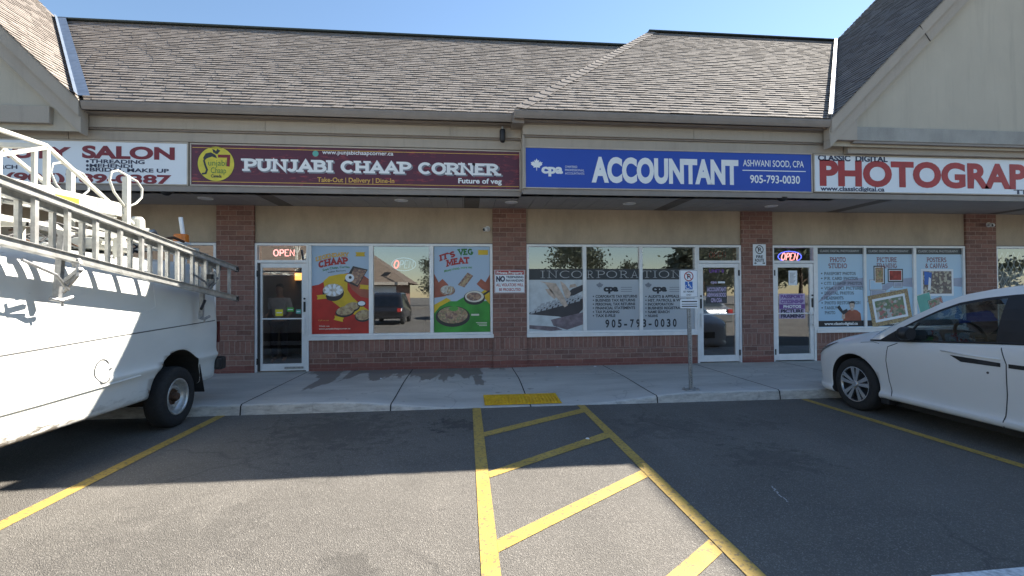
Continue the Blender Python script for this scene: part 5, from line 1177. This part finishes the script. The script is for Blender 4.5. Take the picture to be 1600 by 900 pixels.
# ================================================================== MINIVAN
NY = 6.95; MX = 6.30
mv = thing('minivan', 'white minivan with dark windows parked nose to the kerb', 'minivan', (MX, NY-2.5, 0))
def interp(tab, s):
    if s <= tab[0][0]: return tab[0][1]
    for (a, x), (b, y) in zip(tab, tab[1:]):
        if s <= b:
            f = (s-a)/(b-a); return x+(y-x)*f
    return tab[-1][1]
HW = [(0,.58),(.06,.77),(.15,.885),(.3,.955),(.5,.98),(.8,.99),(1.2,.995),(1.6,1.0),(4.2,1.0),(4.8,.97),(5.05,.90),(5.12,.80)]
SH = [(0,.62),(.06,.70),(.15,.765),(.3,.83),(.5,.885),(.8,.945),(1.2,.985),(1.6,1.01),(2.1,1.055),(2.7,1.10),(3.5,1.14),(5.12,1.16)]
TOP = [(0,.72),(.06,.81),(.15,.885),(.3,.955),(.5,1.02),(.8,1.095),(1.05,1.145)]
BOT = [(0,.27),(.06,.20),(.15,.165),(.3,.15),(.5,.15),(.9,.2),(1.4,.235),(4.6,.24),(5.12,.32)]
st = [0,.06,.15,.3,.5,.8,.95,1.05,1.2,1.4,1.8,2.3,2.8,3.4,4.0,4.5,4.85,5.05,5.12]
g = MB(); rings = []
for s in st:
    w, sh, zb = interp(HW, s), interp(SH, s), interp(BOT, s); mid = .5*(zb+sh)
    if s <= 1.05: tp = interp(TOP, s); top = [(w*.94,sh),(w*.80,sh+(tp-sh)*.6),(w*.45,tp-.004),(0,tp)]
    else: top = [(w*.955,sh),(w*.90,sh-.012),(w*.5,sh-.05),(0,sh-.06)]
    h_ = [(0,zb),(w*.82,zb),(w*.955,zb+.012),(w*.99,zb+.05),(w*.992,zb+.088),(w*.985,zb+.102),(w*.956,zb+.122),(w*.985,mid),(w*1.0,sh-.22),(w*.995,sh-.10),(w*.975,sh-.03)]+top
    y = NY-s; ring = [(MX-x, y, z) for x, z in h_]+[(MX+x, y, z) for x, z in h_[-2:0:-1]]
    rings.append(len(g.v)); g.v += [Vector(p) for p in ring]; n = len(ring); nh = len(h_)
for k in range(len(st)-1):
    for q in range(n):
        g.f.append((rings[k]+q, rings[k+1]+q, rings[k+1]+(q+1) % n, rings[k]+(q+1) % n))
        g.m.append(1 if st[k] >= 1.05 and nh-3 <= q <= nh+1 else 0)
g.f.append(tuple(rings[0]+q for q in range(n))); g.f.append(tuple(rings[-1]+q for q in range(n))[::-1]); g.m += [0, 0]
mbody = g.build('body', [whitep, black, gapm], mv, smooth=True, sub=2); realize(mbody); recalc(mbody)
cut_arches(mbody, [(MX-1.3,MX-.66,NY-.89,.36,.412),(MX+.66,MX+1.3,NY-.89,.36,.412),(MX-1.3,MX-.66,NY-3.95,.36,.412),(MX+.66,MX+1.3,NY-3.95,.36,.412)], Vector(mv.location), 2)
mbv = bvh_of(mbody)
ml = lambda pts, r_, **k: MB().tube(sline(mbv, [(NY-s, z) for s, z in pts], 0, 1, r_, **k), r_, 6)
seam = M('panel_gap', (0.06, 0.06, 0.065), 0.7)
ml([(1.56,.985),(1.44,.93),(1.42,.75),(1.44,.5),(1.50,.26)], .005).build('door_seam', seam, mv); ml([(2.70,1.09),(2.77,.9),(2.76,.6),(2.72,.27)], .005).build('door_seam', seam, mv); ml([(3.72,1.12),(3.75,.7),(3.6,.62)], .004).build('door_seam', seam, mv)
ml([(1.50,.262),(2.1,.262),(2.72,.265),(3.4,.27)], .004).build('sill_seam', seam, mv)
ml([(1.30,.955),(1.2,.965),(1.0,.94)], .003).build('hood_seam', seam, mv)
ml([(2.28,.888),(2.34,.905),(2.5,.90),(2.76,.895),(3.05,.90),(3.35,.905)], .0)if False else None
def patch(bv, poly, frm, dx, lift): return [side(bv, NY-s, z, frm, dx, lift) for s, z in poly]
for pts in ([(2.22,.925),(2.72,.905),(2.72,.865),(2.34,.865)], [(2.79,.905),(3.25,.905),(3.25,.865),(2.79,.865)]):
    MB().quad(*patch(mbv, pts, 0, 1, .004)).build('door_handle', black, mv)
MB().quad(*patch(mbv, [(2.52,.905),(2.7,.900),(2.7,.875),(2.52,.875)], 0, 1, .012)).build('door_handle', rimdark, mv)
MB().tube([side(mbv, NY-s, z, 0, 1, .006) for s, z in ((2.12,.962),(2.4,.945),(2.72,.94))], .008, 8).build('door_crease', whitep, mv, smooth=True)
p = side(mbv, NY-2.60, .79, 0, 1, .002); MB().lathe([(0,-.003),(.012,-.003),(.012,.0)], tuple(p), 'x', 12).build('lock', seam, mv)
# headlight, bumper grille
def gridpatch(bv, s0, s1, zt, zb, frm, dx, lift, nu=10, nv=4):
    g = MB()
    for i in range(nu):
        for j in range(nv):
            q = []
            for a, b in ((i,j),(i+1,j),(i+1,j+1),(i,j+1)):
                f = a/nu; s_ = s0+(s1-s0)*f; z = zb(f)+(zt(f)-zb(f))*b/nv; q.append(side(bv, NY-s_, z, frm, dx, lift))
            if all(q): g.quad(*q)
    return g
lampm = M('lamp_lens', (0.11, 0.105, 0.10), 0.12, 0.2)
for frm, dx in ((0, 1), (12.6, -1)): gridpatch(mbv, .12, .56, lambda f: .745+.155*f, lambda f: .655+.235*f, frm, dx, .006).build('headlight', lampm, mv, smooth=True)
MB().box(MX-.45,MX+.45,NY-.02,NY+.02,.40,.56).build('grille', black, mv, bevel=.01)
# greenhouse
BZ = [(1.15,.985),(1.6,1.015),(2.1,1.055),(2.7,1.10),(3.5,1.14),(4.9,1.16)]
RZ = [(1.15,.99),(1.45,1.185),(1.73,1.352),(2.0,1.50),(2.2,1.585),(2.45,1.638),(2.7,1.672),(3.2,1.705),(3.8,1.715),(4.4,1.69),(4.8,1.62),(4.95,1.45),(5.05,1.2)]
RW = [(1.15,.945),(1.45,.905),(1.73,.86),(2.0,.81),(2.2,.775),(2.45,.75),(2.7,.735),(3.2,.73),(4.4,.72),(4.95,.74),(5.05,.8)]
BW = [(1.15,.945),(1.6,.955),(4.6,.955),(5.05,.90)]
gs = [1.15+.065*k for k in range(61)]
def gp(s, v, sgn=-1, out=0.0):
    xb, zb, xr, zr = interp(BW, s), interp(BZ, s), interp(RW, s), interp(RZ, s)
    b = .035*sin(pi*v)*min(1, (zr-zb)/.4)
    return Vector((MX+sgn*(xb+(xr-xb)*v+b+out), NY-s, zb+(zr-zb)*v))
def vg(s, d): h_ = interp(RZ, s)-interp(BZ, s); return max(0, 1-d/h_) if h_ > .01 else 0
for sgn in (-1, 1):
    fr = MB(); sl = MB(); runs = []
    for a, b in zip(gs, gs[1:]):
        for w_, lo, hi, o_ in ((fr, .085, 0, 0), (sl, .115, .085, .002)):
            va, vb_, va2, vb2 = vg(a, lo), vg(b, lo), (vg(a, hi) if hi else 1), (vg(b, hi) if hi else 1)
            w_.quad(gp(a,va,sgn,o_), gp(b,vb_,sgn,o_), gp(b,vb2,sgn,o_), gp(a,va2,sgn,o_))
        K = 4; va, vb_ = vg(a, .115), vg(b, .115)
        isp = (2.66 <= (a+b)/2 <= 2.97) or (3.68 < (a+b)/2 < 3.8) or (a+b)/2 > 4.75 or (a+b)/2 < 1.62
        if not runs or runs[-1][0] != isp: runs.append((isp, MB()))
        for k in range(K): runs[-1][1].quad(gp(a,va*k/K,sgn), gp(b,vb_*k/K,sgn), gp(b,vb_*(k+1)/K,sgn), gp(a,va*(k+1)/K,sgn))
    fr.build('roof_rail', whitep, mv, smooth=True); sl.build('window_seal', black, mv, smooth=True); 
    for isp, r_ in runs: r_.build('black_pillar' if isp else 'side_window', black if isp else cglass, mv, smooth=True)
    MB().tube([gp(s, 0, sgn, .004) for s in gs[:58]], .010, 8).build('belt_moulding', black, mv)
    MB().tube([gp(1.64,.02,sgn,.003), gp(1.72,.32,sgn,.003), gp(1.80,.62,sgn,.003)], .014, 6).build('quarter_bar', black, mv)
rf = MB(); ws = MB(); us = [-1+.1*k for k in range(21)]
def rp(s, u):
    xr, zr = interp(RW, s), interp(RZ, s); fade = max(0, min(1, (2.3-s)/1.1)); bk = max(0, (s-4.5)/.55)
    return Vector((MX+u*xr, NY-s+.32*fade*(1-u*u)-.1*bk*(1-u*u), zr+(.055+.09*fade)*(1-abs(u)**2.4)))
for a, b in zip(gs, gs[1:]):
    for u, v in zip(us, us[1:]):
        tgt = ws if ((a+b)/2 < 2.22 and abs((u+v)/2) < .87) or ((a+b)/2 > 4.7 and abs((u+v)/2) < .85) else rf
        tgt.quad(rp(a,u), rp(a,v), rp(b,v), rp(b,u))
rf.build('roof', whitep, mv, smooth=True); ws.build('windscreen', cglass, mv, smooth=True)
# mirror
g = MB().lathe([(0,-.0),(.06,.01),(.09,.05),(.088,.1),(.06,.115),(0,.12)], (0,0,0), 'y', 20); 
for v in g.v: v.x *= 1.15; v.z *= .9
for v in g.v: v += Vector((5.27, NY-1.80, 1.12))
g.bar((5.30,NY-1.72,1.05),(5.40,NY-1.68,1.04),.05,.05,m=0); g.build('wing_mirror', black, mv, smooth=True)
MB().lathe([(0,0),(.07,0)], (5.265,NY-1.805,1.12), 'y', 18).build('mirror_glass', rimdark, mv)
# cabin
g = MB()
for x in (5.85, 6.75):
    for s in (2.62, 3.65): g.box(x-.24,x+.24,NY-s-.12,NY-s+.05,.9,1.28); g.box(x-.12,x+.12,NY-s-.10,NY-s+.0,1.30,1.48)
g.build('seats', dark, mv, bevel=.04)
MB().lathe([(.19+.016*cos(a), .016*sin(a)) for a in [2*pi*k/8 for k in range(9)]], (0,0,0), 'y', 28)
g = MB().lathe([(.185+.017*cos(a), .017*sin(a)) for a in [2*pi*k/8 for k in range(9)]], (0,0,0), 'y', 28); g.bar((-.18,0,0),(.18,0,0),.03,.05); g.bar((0,0,0),(0,0,-.18),.03,.05)
rm = Matrix.Rotation(R(-25), 4, 'X')
for i, v in enumerate(g.v): g.v[i] = rm @ v+Vector((5.85, NY-1.98, 1.10))
g.build('steering_wheel', black, mv, smooth=True)
g = MB(); g.box(5.42,7.18,NY-1.85,NY-1.15,.85,1.045); g.box(5.66,6.05,NY-1.9,NY-1.6,1.0,1.10); g.build('dashboard', dark, mv, bevel=.04)
MB().box(6.2,6.42,NY-1.98,NY-1.95,1.47,1.53).build('rear_view_mirror', black, mv, bevel=.01)
def mv_wheel(s, sg):
    cx = MX+sg*.965; y = NY-s; c = (cx, y, .355); K_ = 1.092; f = lambda pr: [(r_*K_, sg*h) for r_, h in pr]
    w = MB().lathe(f([(.2,-.19),(.30,-.2),(.318,-.18),(.325,-.15),(.325,-.05),(.316,-.015),(.295,.0),(.25,.004),(.222,-.004),(.215,-.02)]), c, 'x', 48).build('wheel', rubber, mv, smooth=True)
    g = MB(); g.lathe(f([(.222,-.012),(.218,.002),(.207,.0),(.2,-.02)]), c, 'x', 48, m=0); g.lathe(f([(.2,-.03),(.19,-.09),(0,-.1)]), c, 'x', 40, m=1); g.lathe(f([(.0,.002),(.03,.001),(.034,-.006),(.05,-.012),(.056,-.03)]), c, 'x', 24, m=0)
    for k in range(5):
        for d_ in (-.17, .17):
            a = 2*pi*k/5+.35
            p0 = Vector((cx-sg*.012, y+.045*cos(a+d_*1.6), .355+.045*sin(a+d_*1.6))); a1 = a+d_*1.25; p1 = Vector((cx-sg*.004, y+.226*cos(a1), .355+.226*sin(a1)))
            tn = Vector((0, -sin(a1), cos(a1))); i = len(g.v); ax_ = Vector((sg*.014, 0, 0))
            g.v += [p0-tn*.014, p0+tn*.014, p1+tn*.030, p1-tn*.030]; g.v += [v-ax_*2.2 for v in g.v[i:i+4]]
            for q in ((0,1,2,3),(4,5,1,0),(5,6,2,1),(6,7,3,2),(7,4,0,3)): g.f.append(tuple(i+k2 for k2 in q)); g.m.append(0)
        a = 2*pi*k/5+.35+pi/5; g.lathe(f([(0,-.02),(.011,-.02),(.011,-.05)]), (cx, y+.06*cos(a), .355+.06*sin(a)), 'x', 8, m=1)
    g.build('rim', [chrome, rimdark], w)
for s in (.89, 3.95):
    for sg in (-1, 1): mv_wheel(s, sg)
for sg in (-1, 1): MB().box(MX+sg*.90-.07, MX+sg*.90+.055, NY-1.42, NY-1.30, .18, .36).build('mud_guard', black, mv, bevel=.02)
MB().box(MX-.8,MX+.8,NY-4.6,NY-.5,.16,.3).build('underbody', gapm, mv)

for x, y, r_, lab in ((2.62, 9.45, .03, 'small white paper scrap against the accountant wall base'), (1.85, 9.5, .02, 'tiny white scrap on the pavement past the tactile plate'), (-1.5, 8.6, .02, 'tiny white scrap on the damp pavement below the restaurant window'), (1.35, 5.2, .022, 'pale scrap on the shaded asphalt between the hatch lines')):
    z = .142 if y > KY else .003; k = MB(); k.lathe([(0,.012),(r_*.7,.010),(r_,.0)], (x, y, z), 'z', 7)
    for v in k.v: v.x += random.uniform(-.006,.006); v.y += random.uniform(-.006,.006)
    tag(k.build('paper_scrap', signwhite, origin=(x, y, z)), lab, 'litter', 'scraps of litter')

# ================================================================== PERSON behind the restaurant door
pe = thing('person', 'person in a pale grey shirt standing inside the restaurant door', 'person', (-4.12, 11.0, .142))
def skinmesh(name, joints, edges, mat, sub=2):
    me = bpy.data.meshes.new(name); me.from_pydata([j[:3] for j in joints], edges, []); me.materials.append(mat)
    o = bpy.data.objects.new(name, me); COL.objects.link(o); o.parent = pe
    md = o.modifiers.new('k', 'SKIN'); md.use_smooth_shade = True
    for v, j in zip(me.skin_vertices[0].data, joints): v.radius = (j[3], j[4] if len(j) > 4 else j[3])
    me.skin_vertices[0].data[0].use_root = True
    s = o.modifiers.new('s', 'SUBSURF'); s.levels = s.render_levels = sub; realize(o)
    for p in o.data.polygons: p.use_smooth = True
    return o
skn = M('skin', (0.36, 0.21, 0.14), 0.55); shirt = M('grey_shirt', (0.62, 0.62, 0.62), 0.85, 0, 0.15, 12); trous = M('dark_trousers', (0.03, 0.03, 0.04), 0.9); hair = M('dark_hair', (0.015, 0.012, 0.01), 0.7)
J = [(0,0,.92,.13,.10),(0,0,1.15,.13,.10),(0,.0,1.36,.15,.10),(0,.01,1.46,.06,.06),(0,.0,1.54,.065,.07),(0,-.01,1.63,.085,.10),(0,-.01,1.70,.06,.075),
     (.10,0,.86,.085),(.11,-.02,.48,.058),(.11,.02,.07,.045),(.12,-.14,.035,.035),(-.10,0,.86,.085),(-.11,-.02,.48,.058),(-.11,.02,.07,.045),(-.12,-.14,.035,.035),
     (.19,0,1.38,.055),(.25,-.02,1.10,.042),(.22,-.22,.98,.030),(.21,-.31,.96,.03),(-.19,0,1.38,.055),(-.25,-.02,1.10,.042),(-.20,-.22,1.02,.030),(-.18,-.31,1.0,.03)]
Ed = [(0,1),(1,2),(2,3),(3,4),(4,5),(5,6),(0,7),(7,8),(8,9),(9,10),(0,11),(11,12),(12,13),(13,14),(2,15),(15,16),(16,17),(17,18),(2,19),(19,20),(20,21),(21,22)]
skinmesh('body', J, Ed, skn)
skinmesh('shirt', [(0,0,.90,.155,.125),(0,0,1.15,.155,.125),(0,.0,1.37,.172,.125),(0,.0,1.43,.10,.09),(.19,0,1.38,.075),(.24,-.02,1.16,.062),(-.19,0,1.38,.075),(-.24,-.02,1.16,.062)], [(0,1),(1,2),(2,3),(2,4),(4,5),(2,6),(6,7)], shirt)
skinmesh('trousers', [(0,0,.92,.15,.12),(.10,0,.84,.105),(.11,-.02,.48,.078),(.11,.02,.10,.066),(-.10,0,.84,.105),(-.11,-.02,.48,.078),(-.11,.02,.10,.066)], [(0,1),(1,2),(2,3),(0,4),(4,5),(5,6)], trous)
skinmesh('hair', [(0,.03,1.62,.085,.09),(0,.02,1.70,.085,.095),(0,.0,1.745,.06,.07)], [(0,1),(1,2)], hair)
for s_ in (1, -1):
    for k in range(4):
        bx, by, bz = (.21 if s_ > 0 else -.18), -.33, (.96 if s_ > 0 else 1.0)
        skinmesh('finger', [(bx-.03+.02*k,by,bz,.010),(bx-.03+.02*k,by-.045,bz-.008,.009),(bx-.03+.02*k,by-.075,bz-.03,.008)], [(0,1),(1,2)], skn, 1)
    skinmesh('thumb', [(bx-s_*.03,by+.02,bz,.011),(bx-s_*.055,by-.02,bz-.005,.009),(bx-s_*.06,by-.05,bz-.015,.008)], [(0,1),(1,2)], skn, 1)

# ================================================================== ACROSS THE LOT (behind the camera, seen in the glass)
pb = thing('far_plaza', 'low plaza across the lot with a brown hip roof seen reflected in the window', 'building', (-22, -34, 0))
MB().box(-46,-7.5,-46,-34,0,3.0).build('wall', brick, pb)
g = MB(); r0 = [(-47.2,-47.2,3.0),(-6.3,-47.2,3.0),(-6.3,-32.8,3.0),(-47.2,-32.8,3.0)]; a, b = (-40,-40,8.2), (-13.5,-40,8.2)
g.quad(r0[3],r0[2],b,a); g.quad(r0[1],r0[0],a,b); g.quad(r0[2],r0[1],b); g.quad(r0[0],r0[3],a)
g.build('roof', M('far_roof', (0.17, 0.13, 0.10), 0.95, 0, 0.2, 3), pb); MB().box(-47.3,-6.2,-33.0,-32.7,2.7,3.02).build('fascia', trimc, pb); MB().box(-30,-7.6,-33.98,-33.75,1.75,2.6).build('sign_band', signwhite, pb); MB().box(-30,-8,-33.99,-33.9,.5,1.65).build('shop_windows', dark, pb)
def tree(label, x, y, h, r_, n, lf=1.0):
    t = thing('tree', label, 'tree', (x, y, 0), 'trees across the parking lot')
    g = MB(); g.tube([(x,y,0),(x+.1,y,h*.3),(x,y+.1,h*.6),(x,y,h*.85)], [h*.028,h*.022,h*.014,.02], 8)
    for k in range(7):
        a = k*2.4; z = h*(.3+.07*k); g.tube([(x,y,z),(x+cos(a)*r_*.4,y+sin(a)*r_*.4,z+h*.12),(x+cos(a)*r_*.75,y+sin(a)*r_*.75,z+h*.18)], [h*.012,h*.008,.015], 5)
    g.build('trunk', bark, t)
    g = MB(); rr = random.Random(int(x*7+h*13))
    cl = [(rr.gauss(0,.45)*r_, rr.gauss(0,.45)*r_, h*(.3+.62*rr.random())) for _ in range(26)]
    for k in range(n):
        c = rr.choice(cl); f = 1-max(0, (c[2]/h-.6))*1.2
        p = Vector((x+c[0]*f+rr.gauss(0,.28)*r_*.6, y+c[1]*f+rr.gauss(0,.28)*r_*.6, max(h*.18, c[2]+rr.gauss(0,.06)*h)))
        d1 = Vector((rr.gauss(0,1),rr.gauss(0,1),rr.gauss(0,1))).normalized(); d2 = d1.orthogonal().normalized(); s = rr.uniform(.12,.26)*lf
        g.quad(p-d1*s, p+d2*s*.55, p+d1*s, p-d2*s*.55)
    g.build('crown', leafm, t)
for i, (x, y, h, r_, n, lab) in enumerate(((13.5,-38,8.6,4.2,5200,'broad full tree reflected in the accountant windows'),(22,-44,6.0,3.2,2600,'smaller round tree right of the broad one in the reflection'),(30,-34,9.5,4.0,4200,'tall leafy tree reflected in the accountant door'),(37,-40,9.0,4.4,3000,'loose tree reflected in the photo shop door'),(-3.5,-52,7.0,4.0,3000,'dark tree beyond the far plaza corner in the reflection'),(2.5,-58,6.5,4.5,2600,'dense dark tree left of the broad one in the reflection'))): tree(lab, x, y, h, r_, n)
for i, (x, y, h, r_, lab) in enumerate(((34,-46,10.0,5.0,'wide dark tree reflected low in the accountant door glass'),(43,-38,9.5,5.2,'thick tree filling the reflection in the photo shop door'),(51,-42,8.5,5.0,'round tree reflected in the photo studio window'),(60,-40,9.0,5.4,'bushy tree reflected in the picture framing window'),(70,-44,9.0,5.5,'far tree reflected in the posters window'))): tree(lab, x, y, h, r_, 3200, 2.1)
t = thing('light_pole', 'tall pale lot light pole reflected in the middle restaurant window', 'light pole', (-3.6, -30, 0)); MB().tube([(-3.6,-30,0),(-3.6,-30,9)], [.11,.07], 10).build('pole', signwhite, t); MB().box(-3.9,-3.3,-30.9,-30.05,8.9,9.05).build('lamp_head', steel, t)
def simplecar(label, x, y, paint, hgt=1.65):
    t = thing('parked_car', label, 'car', (x, y, 0), 'cars parked across the lot')
    P = [(-2.3,.35),(-2.35,.75),(-2.25,.95),(-1.9,1.0),(-1.5,hgt-.1),(-1.2,hgt),(.5,hgt),(1.2,1.05),(2.2,.9),(2.3,.6),(2.25,.3)]
    g = MB(); i = 0; n = len(P)
    for w in (-.9, .9): g.v += [Vector((x+w*(1 if z < 1.1 else .8), y-q, z)) for q, z in P]
    g.f = [tuple(range(n)), tuple(range(n, 2*n))[::-1]]+[(k, n+k, n+(k+1) % n, (k+1) % n) for k in range(n)]; g.m = [0]*len(g.f)
    g.build('body', paint, t, bevel=.06, smooth=False)
    MB().quad((x-.68,y+1.93,1.04),(x+.68,y+1.93,1.04),(x+.62,y+1.60,hgt-.18),(x-.62,y+1.60,hgt-.18)).build('rear_window', cglass, t)
    for sx in (-1, 1):
        MB().box(x+sx*.75-.1,x+sx*.75+.1,y+2.26,y+2.37,.72,.92).build('tail_light', redink, t)
        for q in (-1.4, 1.4): MB().lathe([(0,.1),(.3,.1),(.33,.06),(.33,-.1),(0,-.1)], (x+sx*.82,y+q,.33), 'x', 20).build('wheel', rubber, t)
    return t
dpaint = M('black_car_paint', (0.012, 0.013, 0.018), 0.25, 0, 0.05, 3, coat=0.6); spaint = M('silver_car_paint', (0.30, 0.31, 0.32), 0.3, 0.5, coat=0.4)
simplecar('black utility car reflected in the middle restaurant window', -4.3, -9, dpaint, 1.75); simplecar('silver car reflected between two dark cars', -1.4, -14, spaint, 1.45); simplecar('dark sedan reflected at the right of the middle window', .6, -10, dpaint, 1.5); simplecar('grey car reflected in the accountant door', 10.6, -2.5, spaint, 1.5)
